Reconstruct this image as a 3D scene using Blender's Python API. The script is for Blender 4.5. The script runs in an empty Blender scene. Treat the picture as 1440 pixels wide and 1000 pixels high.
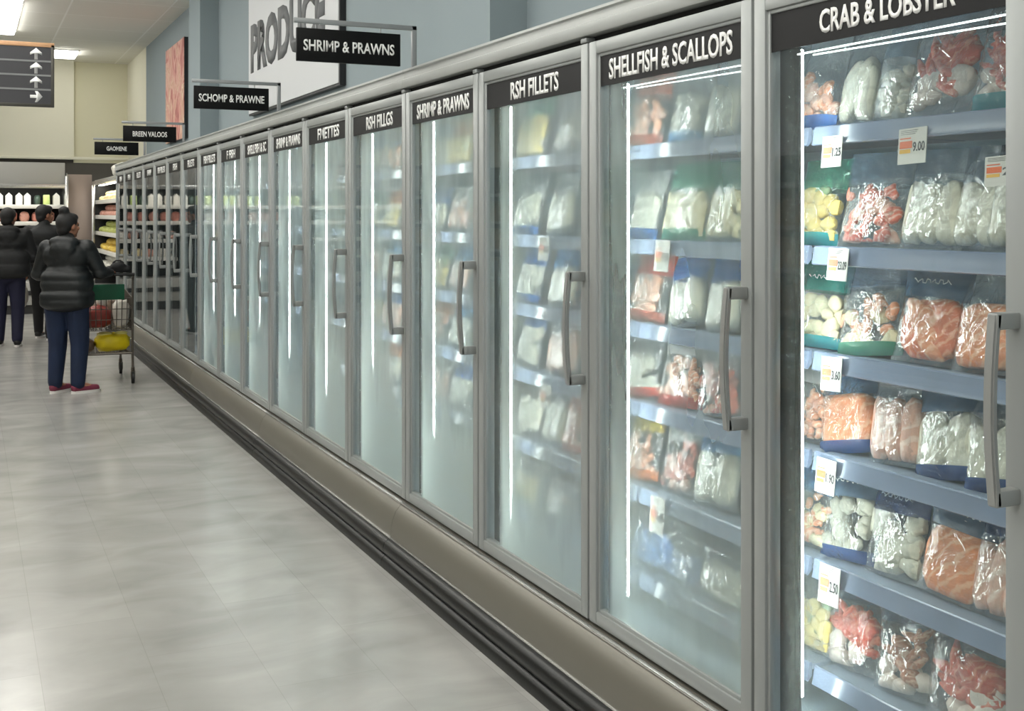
import bpy, bmesh, math, random
from mathutils import Vector, Matrix, noise as mnoise

C = bpy.context.scene.collection
SC = bpy.context.scene
PI = math.pi
random.seed(7)

# ------------------------------------------------------------------ camera
# x = to the right across the aisle, y = along the aisle, z = up; the camera stands at the origin
F = 1630.0
VPX, HORY = -45.0, 300.0
YAW = math.atan((720 - VPX) / F)
CAMZ = 1.6
cam_d = bpy.data.cameras.new('camera')
cam_d.sensor_width = 36.0
cam_d.lens = 36.0 * F / 1440.0
cam_d.shift_y = -(500 - HORY) / 1440.0
cam_d.clip_start = 0.05
cam = bpy.data.objects.new('camera', cam_d)
C.objects.link(cam)
cam.location = (0, 0, CAMZ)
cam.rotation_euler = (PI / 2, 0, -YAW)
SC.camera = cam

# ------------------------------------------------------------------ world, exposure
w = bpy.data.worlds.new('world')
SC.world = w
w.use_nodes = True
w.node_tree.nodes['Background'].inputs[0].default_value = (0.95, 0.97, 0.93, 1)
w.node_tree.nodes['Background'].inputs[1].default_value = 0.75
SC.view_settings.view_transform = 'Standard'
SC.view_settings.look = 'None'
SC.view_settings.gamma = 1.0
SC.view_settings.use_curve_mapping = False
SC.view_settings.exposure = 0.10
SC.cycles.transparent_max_bounces = 24
SC.cycles.max_bounces = 10
SC.cycles.use_denoising = True
SC.cycles.caustics_reflective = False
SC.cycles.caustics_refractive = False
LAMP = 11.0          # ceiling lamps
LED = 58.0           # freezer light tubes

# ------------------------------------------------------------------ helpers
def S(r, g, b):
    f = lambda c: (c / 255 / 12.92) if c / 255 <= 0.04045 else ((c / 255 + 0.055) / 1.055) ** 2.4
    return (f(r), f(g), f(b), 1.0)

def ty(px, L):
    """distance along the aisle of a point at lateral offset L seen in column px"""
    r = (px - 720) / F
    c, s = math.cos(YAW), math.sin(YAW)
    return L * (c - r * s) / (r * c + s)

def mat(name, col, rough=0.5, metal=0.0, bump=0.0, bscale=40, var=0.0, vscale=6, emit=None, estr=0, spec=0.5, stretch=None):
    m = bpy.data.materials.new(name)
    m.use_nodes = True
    nt = m.node_tree
    b = nt.nodes['Principled BSDF']
    b.inputs['Base Color'].default_value = col
    b.inputs['Roughness'].default_value = rough
    b.inputs['Metallic'].default_value = metal
    b.inputs['Specular IOR Level'].default_value = spec
    tc = nt.nodes.new('ShaderNodeTexCoord')
    src = tc.outputs['Object']
    if stretch:
        mp = nt.nodes.new('ShaderNodeMapping')
        mp.inputs['Scale'].default_value = stretch
        nt.links.new(src, mp.inputs['Vector'])
        src = mp.outputs['Vector']
    if var:
        n = nt.nodes.new('ShaderNodeTexNoise')
        n.inputs['Scale'].default_value = vscale
        n.inputs['Detail'].default_value = 5
        nt.links.new(src, n.inputs['Vector'])
        mr = nt.nodes.new('ShaderNodeMapRange')
        mr.inputs['From Min'].default_value = 0.3
        mr.inputs['From Max'].default_value = 0.7
        mr.inputs['To Min'].default_value = 1 - var
        mr.inputs['To Max'].default_value = 1 + var
        nt.links.new(n.outputs['Fac'], mr.inputs['Value'])
        mx = nt.nodes.new('ShaderNodeVectorMath')
        mx.operation = 'SCALE'
        mx.inputs[0].default_value = col[:3]
        nt.links.new(mr.outputs['Result'], mx.inputs['Scale'])
        nt.links.new(mx.outputs['Vector'], b.inputs['Base Color'])
    if bump:
        n = nt.nodes.new('ShaderNodeTexNoise')
        n.inputs['Scale'].default_value = bscale
        n.inputs['Detail'].default_value = 4
        nt.links.new(src, n.inputs['Vector'])
        bp = nt.nodes.new('ShaderNodeBump')
        bp.inputs['Strength'].default_value = bump
        bp.inputs['Distance'].default_value = 0.01
        nt.links.new(n.outputs['Fac'], bp.inputs['Height'])
        nt.links.new(bp.outputs['Normal'], b.inputs['Normal'])
    if emit:
        b.inputs['Emission Color'].default_value = emit
        b.inputs['Emission Strength'].default_value = estr
    return m

def film_mat(name, col, opac, rough=0.12, gloss=0.35, bump=0.6, bscale=28, hazevar=0.25):
    """plastic film: partly clear, partly a soft white haze, glinting along its creases"""
    m = bpy.data.materials.new(name)
    m.use_nodes = True
    nt = m.node_tree
    N, Lk = nt.nodes.new, nt.links.new
    nt.nodes.clear()
    out = N('ShaderNodeOutputMaterial')
    tc = N('ShaderNodeTexCoord')
    nz = N('ShaderNodeTexNoise'); nz.inputs['Scale'].default_value = bscale; nz.inputs['Detail'].default_value = 3
    nz.inputs['Distortion'].default_value = 1.2
    Lk(tc.outputs['Object'], nz.inputs['Vector'])
    bp = N('ShaderNodeBump'); bp.inputs['Strength'].default_value = bump; bp.inputs['Distance'].default_value = 0.012
    Lk(nz.outputs['Fac'], bp.inputs['Height'])
    tr = N('ShaderNodeBsdfTransparent'); tr.inputs['Color'].default_value = (0.97, 0.98, 0.99, 1)
    df = N('ShaderNodeBsdfDiffuse'); df.inputs['Color'].default_value = col
    tl = N('ShaderNodeBsdfTranslucent'); tl.inputs['Color'].default_value = col
    md = N('ShaderNodeMixShader'); md.inputs[0].default_value = 0.35
    Lk(df.outputs[0], md.inputs[1]); Lk(tl.outputs[0], md.inputs[2])
    gl = N('ShaderNodeBsdfGlossy'); gl.inputs['Roughness'].default_value = rough
    Lk(bp.outputs['Normal'], gl.inputs['Normal'])
    n2 = N('ShaderNodeTexNoise'); n2.inputs['Scale'].default_value = 9; n2.inputs['Detail'].default_value = 4
    Lk(tc.outputs['Object'], n2.inputs['Vector'])
    mr = N('ShaderNodeMapRange')
    mr.inputs['From Min'].default_value = 0.35; mr.inputs['From Max'].default_value = 0.7
    mr.inputs['To Min'].default_value = max(0, opac - hazevar * 0.5); mr.inputs['To Max'].default_value = min(1, opac + hazevar * 0.5)
    Lk(n2.outputs['Fac'], mr.inputs['Value'])
    m1 = N('ShaderNodeMixShader')
    Lk(mr.outputs['Result'], m1.inputs[0]); Lk(tr.outputs[0], m1.inputs[1]); Lk(md.outputs[0], m1.inputs[2])
    fr = N('ShaderNodeLayerWeight'); fr.inputs['Blend'].default_value = 0.25
    Lk(bp.outputs['Normal'], fr.inputs['Normal'])
    mm = N('ShaderNodeMath'); mm.operation = 'MULTIPLY_ADD'
    mm.inputs[1].default_value = gloss; mm.inputs[2].default_value = 0.03
    Lk(fr.outputs['Facing'], mm.inputs[0])
    m2 = N('ShaderNodeMixShader')
    Lk(mm.outputs[0], m2.inputs[0]); Lk(m1.outputs[0], m2.inputs[1]); Lk(gl.outputs[0], m2.inputs[2])
    Lk(m2.outputs[0], out.inputs[0])
    return m

def glass_mat(name, frost, tint=(0.86, 0.97, 0.91, 1), ior=1.5, low=0.3, dark=1.0, clear=0.9):
    """door glass: clear pane with a reflecting outer face and condensation whose density is 'frost'"""
    m = bpy.data.materials.new(name)
    m.use_nodes = True
    nt = m.node_tree
    N, Lk = nt.nodes.new, nt.links.new
    nt.nodes.clear()
    out = N('ShaderNodeOutputMaterial')
    tc = N('ShaderNodeTexCoord'); geo = N('ShaderNodeNewGeometry')
    sep = N('ShaderNodeSeparateXYZ'); Lk(tc.outputs['Generated'], sep.inputs[0])
    def rng(sock, a, b, c, d):
        r = N('ShaderNodeMapRange'); r.interpolation_type = 'SMOOTHSTEP'
        for k, v in zip(('From Min', 'From Max', 'To Min', 'To Max'), (a, b, c, d)):
            r.inputs[k].default_value = v
        Lk(sock, r.inputs['Value']); return r.outputs['Result']
    def mth(op, a, b):
        n = N('ShaderNodeMath'); n.operation = op; n.use_clamp = True
        for i, v in enumerate((a, b)):
            if isinstance(v, (int, float)): n.inputs[i].default_value = v
            else: Lk(v, n.inputs[i])
        return n.outputs[0]
    mp = N('ShaderNodeMapping'); mp.inputs['Scale'].default_value = (3, 5.5, 1.6); Lk(tc.outputs['Object'], mp.inputs['Vector'])
    nz = N('ShaderNodeTexNoise'); nz.inputs['Scale'].default_value = 1.0; nz.inputs['Detail'].default_value = 3
    Lk(mp.outputs['Vector'], nz.inputs['Vector'])
    cloud = rng(nz.outputs['Fac'], 0.3, 0.72, 0.72, 1.16)
    edge = rng(sep.outputs['Y'], clear, clear + 0.075, 1.0, 0.06)     # the strip along the far stile stays clear
    edge2 = rng(sep.outputs['Y'], 0.0, 0.03, 0.55, 1.0)
    bot = rng(sep.outputs['Z'], 0.02, 0.42, low, 0.0)
    f = mth('MULTIPLY', frost, cloud)
    f = mth('ADD', f, bot)
    f = mth('MULTIPLY', f, edge)
    f = mth('MULTIPLY', f, edge2)
    front = mth('SUBTRACT', 1.0, geo.outputs['Backfacing'])
    f = mth('MULTIPLY', f, front)
    tr = N('ShaderNodeBsdfTransparent'); tr.inputs['Color'].default_value = (0.95 * dark, 0.975 * dark, 0.965 * dark, 1)
    df = N('ShaderNodeBsdfDiffuse'); df.inputs['Color'].default_value = tint
    tl = N('ShaderNodeBsdfTranslucent'); tl.inputs['Color'].default_value = tint
    md = N('ShaderNodeMixShader'); md.inputs[0].default_value = 0.74
    Lk(df.outputs[0], md.inputs[1]); Lk(tl.outputs[0], md.inputs[2])
    m1 = N('ShaderNodeMixShader'); Lk(f, m1.inputs[0]); Lk(tr.outputs[0], m1.inputs[1]); Lk(md.outputs[0], m1.inputs[2])
    gl = N('ShaderNodeBsdfGlossy'); gl.inputs['Roughness'].default_value = 0.015
    fr = N('ShaderNodeFresnel'); fr.inputs['IOR'].default_value = ior
    g = mth('MULTIPLY', fr.outputs[0], front)
    m2 = N('ShaderNodeMixShader'); Lk(g, m2.inputs[0]); Lk(m1.outputs[0], m2.inputs[1]); Lk(gl.outputs[0], m2.inputs[2])
    Lk(m2.outputs[0], out.inputs[0])
    return m

def box(bm, x0, x1, y0, y1, z0, z1, bev=0.0, seg=2):
    vs = [bm.verts.new(p) for p in ((x0, y0, z0), (x1, y0, z0), (x1, y1, z0), (x0, y1, z0), (x0, y0, z1), (x1, y0, z1), (x1, y1, z1), (x0, y1, z1))]
    fs = [bm.faces.new([vs[i] for i in q]) for q in ((3, 2, 1, 0), (4, 5, 6, 7), (0, 1, 5, 4), (1, 2, 6, 5), (2, 3, 7, 6), (3, 0, 4, 7))]
    if bev:
        es = list({e for f in fs for e in f.edges})
        bmesh.ops.bevel(bm, geom=es, offset=bev, segments=seg, affect='EDGES', profile=0.5)
    return bm

def prof(bm, pts, y0, y1):
    """extrude an (x, z) outline along y"""
    a = [bm.verts.new((x, y0, z)) for x, z in pts]
    b = [bm.verts.new((x, y1, z)) for x, z in pts]
    n = len(pts)
    for i in range(n):
        bm.faces.new((a[i], a[(i + 1) % n], b[(i + 1) % n], b[i]))
    bm.faces.new(a[::-1]); bm.faces.new(b)
    bmesh.ops.recalc_face_normals(bm, faces=bm.faces)
    return bm

def tube(bm, pts, r, n=8, sx=1.0):
    pts = [Vector(p) for p in pts]
    rs = r if isinstance(r, (list, tuple)) else [r] * len(pts)
    rings = []
    up = None
    for i, p in enumerate(pts):
        d = (pts[min(i + 1, len(pts) - 1)] - pts[max(i - 1, 0)]).normalized()
        if up is None:
            up = Vector((0, 0, 1)) if abs(d.z) < 0.9 else Vector((0, 1, 0))
        u = (up - d * up.dot(d)).normalized(); up = u
        v = d.cross(u)
        rings.append([bm.verts.new(p + (u * math.cos(2 * PI * k / n) * sx + v * math.sin(2 * PI * k / n)) * rs[i]) for k in range(n)])
    for a, b in zip(rings, rings[1:]):
        for k in range(n):
            bm.faces.new((a[k], a[(k + 1) % n], b[(k + 1) % n], b[k]))
    bm.faces.new(rings[0][::-1]); bm.faces.new(rings[-1])
    return bm

def blob(bm, c, rad, rot=None, amp=0.0, freq=3.0, seed=0, sub=2, power=1.0):
    g = bmesh.ops.create_icosphere(bm, subdivisions=sub, radius=1.0)
    R = rot if rot is not None else Matrix.Identity(3)
    off = Vector((seed * 3.17, seed * 1.71, seed * 2.3))
    for v in g['verts']:
        p = v.co.normalized()
        if power != 1.0:
            p = Vector([math.copysign(abs(q) ** power, q) for q in p])
        k = 1 + amp * mnoise.noise(v.co * freq + off)
        v.co = R @ Vector((p.x * rad[0] * k, p.y * rad[1] * k, p.z * rad[2] * k)) + Vector(c)
    return bm

def rot(ax, deg):
    return Matrix.Rotation(math.radians(deg), 3, ax)

def mk(name, bm, m, parent=None, sharp=40, loc=None):
    me = bpy.data.meshes.new(name)
    bm.normal_update()
    bm.to_mesh(me); bm.free()
    me.shade_smooth()
    if sharp:
        me.set_sharp_from_angle(angle=math.radians(sharp))
    return link(name, me, m, parent, loc)

def link(name, me, m, parent=None, loc=None):
    o = bpy.data.objects.new(name, me)
    C.objects.link(o)
    if m is not None:
        if len(me.materials) == 0:
            me.materials.append(m)
        elif me.materials[0] is not m:
            o.material_slots[0].link = 'OBJECT'
            o.material_slots[0].material = m
    if parent is not None: o.parent = parent
    if loc is not None: o.location = loc
    return o

def tag(o, label, cat, group=None, kind=None):
    o['label'] = label; o['category'] = cat
    if group: o['group'] = group
    if kind: o['kind'] = kind
    return o

def thing(name, label, cat, loc=(0, 0, 0), rz=0.0, group=None):
    o = bpy.data.objects.new(name, None)
    o.empty_display_size = 0.05
    C.objects.link(o)
    o.location = loc; o.rotation_euler = (0, 0, rz)
    return tag(o, label, cat, group)

def struct(name, bm, m, parent=None, label=None):
    o = mk(name, bm, m, parent)
    if parent is None:
        o['kind'] = 'structure'
        if label: o['label'] = label; o['category'] = name.split('_')[0]
    return o

def dup(o, parent=None, loc=None, rotz=None):
    c = o.copy(); C.objects.link(c)
    if parent is not None: c.parent = parent
    for ch in o.children:
        dup(ch, c)
    if loc is not None: c.location = loc
    if rotz is not None: c.rotation_euler = (0, 0, rotz)
    return c

def text_bm(txt, cap, width=None, bold=0.02, depth=0.0015, spacing=1.0):
    """letters as solid geometry centred on the origin in the xy plane"""
    cu = bpy.data.curves.new('lettering', 'FONT')
    cu.body = txt; cu.size = 1.0; cu.offset = bold; cu.space_character = spacing
    cu.align_x = 'CENTER'; cu.resolution_u = 3
    o = bpy.data.objects.new('lettering', cu)
    C.objects.link(o)
    me = bpy.data.meshes.new_from_object(o.evaluated_get(bpy.context.evaluated_depsgraph_get()))
    bpy.data.objects.remove(o)
    bm = bmesh.new(); bm.from_mesh(me)
    bpy.data.meshes.remove(me); bpy.data.curves.remove(cu)
    xs = [v.co.x for v in bm.verts]; ys = [v.co.y for v in bm.verts]
    w0, h0 = max(xs) - min(xs), max(ys) - min(ys)
    cx, cy = (max(xs) + min(xs)) / 2, (max(ys) + min(ys)) / 2
    ky = cap / h0
    kx = width / w0 if width else ky * 0.72
    for v in bm.verts:
        v.co = Vector(((v.co.x - cx) * kx, (v.co.y - cy) * ky, 0))
    g = bmesh.ops.extrude_face_region(bm, geom=bm.faces[:])
    for v in [e for e in g['geom'] if isinstance(e, bmesh.types.BMVert)]:
        v.co.z += depth
    bmesh.ops.recalc_face_normals(bm, faces=bm.faces)
    return bm

AISLE = Matrix(((0, 0, -1), (-1, 0, 0), (0, 1, 0)))     # reads from the aisle (text right = -y, faces -x)
FRONT = Matrix(((1, 0, 0), (0, 0, -1), (0, 1, 0)))      # reads from the camera end (text right = +x, faces -y)
def place(bm, R, t):
    for v in bm.verts:
        v.co = R @ v.co + Vector(t)
    return bm

def capsule(bm, p1, p2, r1, r2, sub=2):
    p1, p2 = Vector(p1), Vector(p2)
    d = (p2 - p1).normalized()
    g = bmesh.ops.create_icosphere(bm, subdivisions=sub, radius=1.0)
    for v in g['verts']:
        n = v.co.normalized()
        v.co = (p1 + n * r1) if n.dot(d) < 0 else (p2 + n * r2)

def fuse(name, bm, m, parent, voxel=0.01, smooth=4, ring=None):
    """melt overlapping solids into one continuous skin"""
    me = bpy.data.meshes.new(name); bm.to_mesh(me); bm.free()
    o = bpy.data.objects.new(name, me); C.objects.link(o)
    r = o.modifiers.new('r', 'REMESH'); r.mode = 'VOXEL'; r.voxel_size = voxel
    if smooth:
        s = o.modifiers.new('s', 'SMOOTH'); s.iterations = smooth; s.factor = 0.5
    me2 = bpy.data.meshes.new_from_object(o.evaluated_get(bpy.context.evaluated_depsgraph_get()))
    bpy.data.objects.remove(o)
    bpy.data.meshes.remove(me)
    me2.name = name
    if ring:
        b2 = bmesh.new(); b2.from_mesh(me2); b2.normal_update()
        for v in b2.verts:
            v.co += v.normal * ring(v.co)
        b2.to_mesh(me2); b2.free()
    me2.materials.clear()
    me2.shade_smooth()
    return link(name, me2, m, parent)

# ------------------------------------------------------------------ materials
ALU = mat('satin_aluminium', S(158, 162, 161), 0.36, 0.25)
ALU_H = mat('handle_grey', S(158, 160, 158), 0.34, 0.4)
CANOPY = mat('canopy_grey', S(180, 183, 181), 0.40, 0.2, var=0.03)
BASE = mat('base_panel_steel', S(116, 113, 104), 0.38, 0.3, var=0.03, vscale=2, stretch=(1, 0.6, 4))
STRIP = mat('bright_strip', S(215, 215, 212), 0.25, 0.8)
BLACKR = mat('black_rubber', S(20, 22, 22), 0.36, 0, spec=.35, bump=0.05, bscale=80)
DARKGAP = mat('dark_gap', S(22, 23, 23), 0.7)
MULL = mat('mullion_grey', S(40, 46, 46), 0.4, 0.3)
GASKET = mat('black_gasket', S(30, 32, 33), 0.5)
LINER = mat('freezer_liner', S(172, 190, 204), 0.55, var=0.04)
SHELF = mat('shelf_grey', S(136, 148, 166), 0.45, 0.1)
RAIL = mat('price_rail', S(116, 128, 152), 0.2, 0.0, var=0.08, vscale=9)
HEADER = mat('header_black', S(32, 32, 33), 0.5, spec=.2)
WHITE = mat('letter_white', S(240, 240, 238), 0.5)
SIGNB = mat('sign_black', S(6, 7, 8), 0.5, spec=.2)
LEDM = mat('led_tube', S(250, 252, 252), 0.4, emit=(0.90, 1.0, 0.97, 1), estr=LED)
LEDT = mat('led_top', S(250, 252, 252), 0.4, emit=(0.92, 1.0, 0.98, 1), estr=3.0)
LEDOFF = mat('led_unlit', S(200, 205, 205), 0.4)
LAMPM = mat('lamp_diffuser', S(250, 250, 248), 0.4, emit=(1.0, 0.985, 0.93, 1), estr=LAMP)
LAMPF = mat('lamp_housing', S(225, 225, 220), 0.5)
WALLB = mat('wall_bluegrey', S(140, 152, 156), 0.85, var=0.02, vscale=1.0)
CREAM = mat('wall_cream', S(232, 229, 210), 0.85, var=0.02, vscale=1.0)
CREAM2 = mat('wall_cream_warm', S(222, 218, 192), 0.85, var=0.02, vscale=1.0)
BROWN = mat('bulkhead_brown', S(86, 82, 76), 0.6)
BOARD = mat('board_white', S(202, 204, 206), 0.6)
BOARDE = mat('board_edge', S(28, 30, 32), 0.5)
PGREY = mat('produce_grey', S(98, 100, 102), 0.6)
TUBEG = mat('bracket_grey', S(150, 153, 154), 0.4, 0.5)

# floor: large grey vinyl tiles
def floor_mat():
    m = mat('floor_tile', S(176, 174, 167), 0.22)
    nt = m.node_tree; N, Lk = nt.nodes.new, nt.links.new
    b = nt.nodes['Principled BSDF']
    tc = nt.nodes['Texture Coordinate'] if 'Texture Coordinate' in nt.nodes else N('ShaderNodeTexCoord')
    mp = N('ShaderNodeMapping'); mp.inputs['Rotation'].default_value = (0, 0, PI / 2)
    mp.inputs['Location'].default_value = (0.2, 0.134, 0)
    Lk(tc.outputs['Object'], mp.inputs['Vector'])
    br = N('ShaderNodeTexBrick')
    br.inputs['Scale'].default_value = 1.0
    br.inputs['Brick Width'].default_value = 0.92
    br.inputs['Row Height'].default_value = 0.36
    br.inputs['Mortar Size'].default_value = 0.0016
    br.inputs['Mortar Smooth'].default_value = 0.3
    br.inputs['Color1'].default_value = (0.95, 0.95, 0.95, 1)
    br.inputs['Color2'].default_value = (1.03, 1.03, 1.03, 1)
    br.inputs['Mortar'].default_value = (0.84, 0.84, 0.84, 1)
    Lk(mp.outputs['Vector'], br.inputs['Vector'])
    n1 = N('ShaderNodeTexNoise'); n1.inputs['Scale'].default_value = 2.2; n1.inputs['Detail'].default_value = 4; n1.inputs['Roughness'].default_value = 0.5; n1.inputs['Distortion'].default_value = 0.6
    mp2 = N('ShaderNodeMapping'); mp2.inputs['Scale'].default_value = (0.9, 1.5, 1); Lk(tc.outputs['Object'], mp2.inputs['Vector'])
    Lk(mp2.outputs['Vector'], n1.inputs['Vector'])
    cr = N('ShaderNodeValToRGB')
    cr.color_ramp.elements[0].position = 0.18; cr.color_ramp.elements[0].color = S(146, 145, 142)
    cr.color_ramp.elements[1].position = 0.85; cr.color_ramp.elements[1].color = S(182, 180, 176)
    Lk(n1.outputs['Fac'], cr.inputs[0])
    mx = N('ShaderNodeMix'); mx.data_type = 'RGBA'; mx.blend_type = 'MULTIPLY'; mx.inputs[0].default_value = 1.0
    Lk(cr.outputs[0], mx.inputs[6]); Lk(br.outputs['Color'], mx.inputs[7])
    Lk(mx.outputs[2], b.inputs['Base Color'])
    mr = N('ShaderNodeMapRange'); mr.inputs['To Min'].default_value = 0.19; mr.inputs['To Max'].default_value = 0.25
    Lk(n1.outputs['Fac'], mr.inputs['Value']); Lk(mr.outputs[0], b.inputs['Roughness'])
    b.inputs['Specular IOR Level'].default_value = 0.6
    return m

def ceil_mat():
    m = mat('ceiling_tile', S(205, 203, 192), 0.9)
    nt = m.node_tree; N, Lk = nt.nodes.new, nt.links.new
    tc = N('ShaderNodeTexCoord')
    br = N('ShaderNodeTexBrick'); br.offset = 0.0
    br.inputs['Scale'].default_value = 1.0; br.inputs['Brick Width'].default_value = 1.2; br.inputs['Row Height'].default_value = 1.2
    br.inputs['Mortar Size'].default_value = 0.012
    br.inputs['Color1'].default_value = S(228, 226, 217); br.inputs['Color2'].default_value = S(232, 230, 222); br.inputs['Mortar'].default_value = S(246, 245, 240)
    Lk(tc.outputs['Object'], br.inputs['Vector'])
    Lk(br.outputs['Color'], nt.nodes['Principled BSDF'].inputs['Base Color'])
    return m

# ------------------------------------------------------------------ the room
CEIL, WALL, BACK = 4.3, 2.62, 22.0
struct('floor', box(bmesh.new(), -7, 2.75, -5, 22.6, -0.1, 0), floor_mat(), label='pale grey mottled vinyl tile floor of the aisle')
struct('ceiling', box(bmesh.new(), -7, 2.75, -5, 22.6, CEIL, CEIL + 0.1), ceil_mat(), label='pale suspended tile ceiling')
bm = bmesh.new()
box(bm, WALL, WALL + 0.12, -5, 19.57, 0, CEIL)
box(bm, 2.41, WALL + 0.02, 5.40, 6.1, 0, CEIL)
box(bm, 2.41, WALL + 0.02, 13.56, 14.28, 0, CEIL)
struct('wall_right', bm, WALLB, label='blue grey wall with square piers above the freezers')
bm = bmesh.new()
box(bm, WALL, WALL + 0.12, 19.57, 22.4, 2.2, CEIL)
struct('wall_right_end', bm, CREAM, label='cream end piece of the wall beside the back corner')
bm = bmesh.new()
box(bm, -7, 1.70, BACK - 0.12, BACK + 0.3, 2.58, CEIL)
struct('wall_back', bm, CREAM, label='cream upper back wall over the wall coolers')
struct('wall_back_recess', box(bmesh.new(), 1.70, WALL + 0.1, BACK, BACK + 0.3, 2.5, CEIL), CREAM2, label='warmer cream recessed part of the back wall')
struct('wall_back_lower', box(bmesh.new(), -7, WALL + 0.1, BACK + 0.02, BACK + 0.3, 0, 2.58), BROWN, label='dark brown lower back wall behind the coolers')
struct('trim_1', box(bmesh.new(), -7, WALL, BACK - 0.16, BACK - 0.1, 2.55, 2.60, 0.006), CREAM, label='pale ledge along the foot of the cream back wall')

# lamps
def lamp(loc, wx, ly, label, group):
    t = thing('ceiling_light', label, 'ceiling light', loc, 0, group)
    bm = bmesh.new()
    for a in ((-wx / 2 - .02, -wx / 2, -ly / 2, ly / 2), (wx / 2, wx / 2 + .02, -ly / 2, ly / 2), (-wx / 2 - .02, wx / 2 + .02, -ly / 2 - .02, -ly / 2), (-wx / 2 - .02, wx / 2 + .02, ly / 2, ly / 2 + .02)):
        box(bm, *a, -0.02, 0.0)
    mk('housing', bm, LAMPF, t)
    mk('diffuser', box(bmesh.new(), -wx / 2, wx / 2, -ly / 2, ly / 2, -0.07, -0.005, .015), LAMPM, t)
    return t
for i in range(1, 8):
    lamp((0.47, -2.6 + i * 2.85, CEIL), 0.30, 2.55, 'bright linear ceiling light running along the aisle', 'ceiling lights over the aisle')
for i in range(1, 8):  # row added out of view to brighten the ceiling and far walls
    lamp((-1.0, -2.6 + i * 2.85, CEIL), 0.30, 2.55, 'added ceiling light out of view left of the aisle, brightening the far walls', 'added unseen ceiling lights left of the aisle')
for i in range(8):  # unseen row, added only as a further light source
    lamp((-3.6, -2.6 + i * 2.85, CEIL), 0.36, 2.55, 'added ceiling light out of view over the neighbouring aisle, for more light', 'added unseen ceiling lights over the next aisle')
lamp((1.47, 20.75, CEIL), 0.36, 0.7, 'short bright ceiling light before the cream back wall', 'ceiling lights near the back wall')
t = thing('sprinkler', 'small dark sprinkler head on the ceiling tiles', 'sprinkler', (0.80, 15.1, CEIL))
bm = bmesh.new(); tube(bm, [(0, 0, 0), (0, 0, -.012)], 0.05, 12); mk('escutcheon', bm, LAMPF, t)
bm = bmesh.new(); tube(bm, [(0, 0, -.012), (0, 0, -.07)], 0.014, 8); tube(bm, [(0, 0, -.07), (0, 0, -.078)], 0.032, 10); mk('deflector', bm, DARKGAP, t)

# ------------------------------------------------------------------ freezer run
DP = 1.81                                   # front plane of the doors
PX = [1446, 1058, 827, 672, 570, 489, 430, 382, 340, 307]
BY = [ty(p, DP) for p in PX]
PITCH = 0.886
BY[-4:] = [BY[5] + PITCH * 0.985 * (i + 1) for i in range(4)]
while len(BY) < 18:
    BY.append(BY[-1] + PITCH)
ZB, ZT = 0.289, 2.15
SHZ = [1.82, 1.51, 1.235, 0.974, 0.693, 0.414]
FROST = [0.11, 0.34, 0.56, 0.74, 0.82, 0.85, 0.87, 0.87, 0.87, 0.84] + [0.0] * 8
GLASS = {}
def glass_for(i):
    fr = FROST[i]
    if fr not in GLASS:
        if i >= 10: GLASS[fr] = glass_mat('door_glass_reflecting', 0.03, ior=2.3, low=0.1)
        else: GLASS[fr] = glass_mat('door_glass_frost_%d' % i, fr, ior=1.45 if i < 3 else 1.4, low=0.16 if i == 0 else 0.45, clear=0.89 if i < 2 else 0.80)
    return GLASS[fr]

SIGNS = ['CRAB & LOBSTER', 'SHELLFISH & SCALLOPS', 'RSH FILLETS', 'SHRIMP & PRAWNS', 'RSH FILLGS', 'FMETTES', 'SHRIMP & PRAWNS', 'SHELLFISH & SC',
         'F FISH', 'FISH FILLETS', 'FILLETS', 'FISH', 'FISH FILLETS', 'SHRIMP', 'FILLETS', 'FISH', 'FISH']
def tw(a, b): return ty(a, DP) - ty(b, DP)
TXTC = {i: (ty(p, DP) + ty(q_, DP)) / 2 for i, (p, q_) in enumerate(((1147, 1338), (852, 1025), (714, 781), (583, 656), (512, 549), (444, 474)))}
TXTW = {0: tw(1147, 1338), 1: tw(852, 1025), 2: tw(714, 781), 3: tw(583, 656), 4: tw(512, 549), 5: tw(444, 474)}

def handle_bm():
    bm = bmesh.new()
    n = 14
    z0, z1 = 1.045, 1.412
    rows = []
    for i in range(n + 1):
        u = i / n
        z = z0 + (z1 - z0) * u
        bow = -0.055 - 0.012 * math.sin(PI * u)
        hw, ht = 0.0125, 0.008
        rows.append([bm.verts.new(p) for p in ((bow - ht, -hw, z), (bow + ht, -hw, z), (bow + ht, hw, z), (bow - ht, hw, z))])
    for a, b in zip(rows, rows[1:]):
        for k in range(4):
            bm.faces.new((a[k], a[(k + 1) % 4], b[(k + 1) % 4], b[k]))
    bm.faces.new(rows[0][::-1]); bm.faces.new(rows[-1])
    bmesh.ops.recalc_face_normals(bm, faces=bm.faces)
    bmesh.ops.bevel(bm, geom=[e for e in bm.edges if len(e.link_faces) == 2 and e.calc_face_angle(0) > 0.8], offset=0.004, segments=2, affect='EDGES')
    return bm
def mount_bm(z):
    return box(bmesh.new(), -0.062, 0.0, -0.0125, 0.0125, z - 0.016, z + 0.016, 0.004)
H_ME = None

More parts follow.
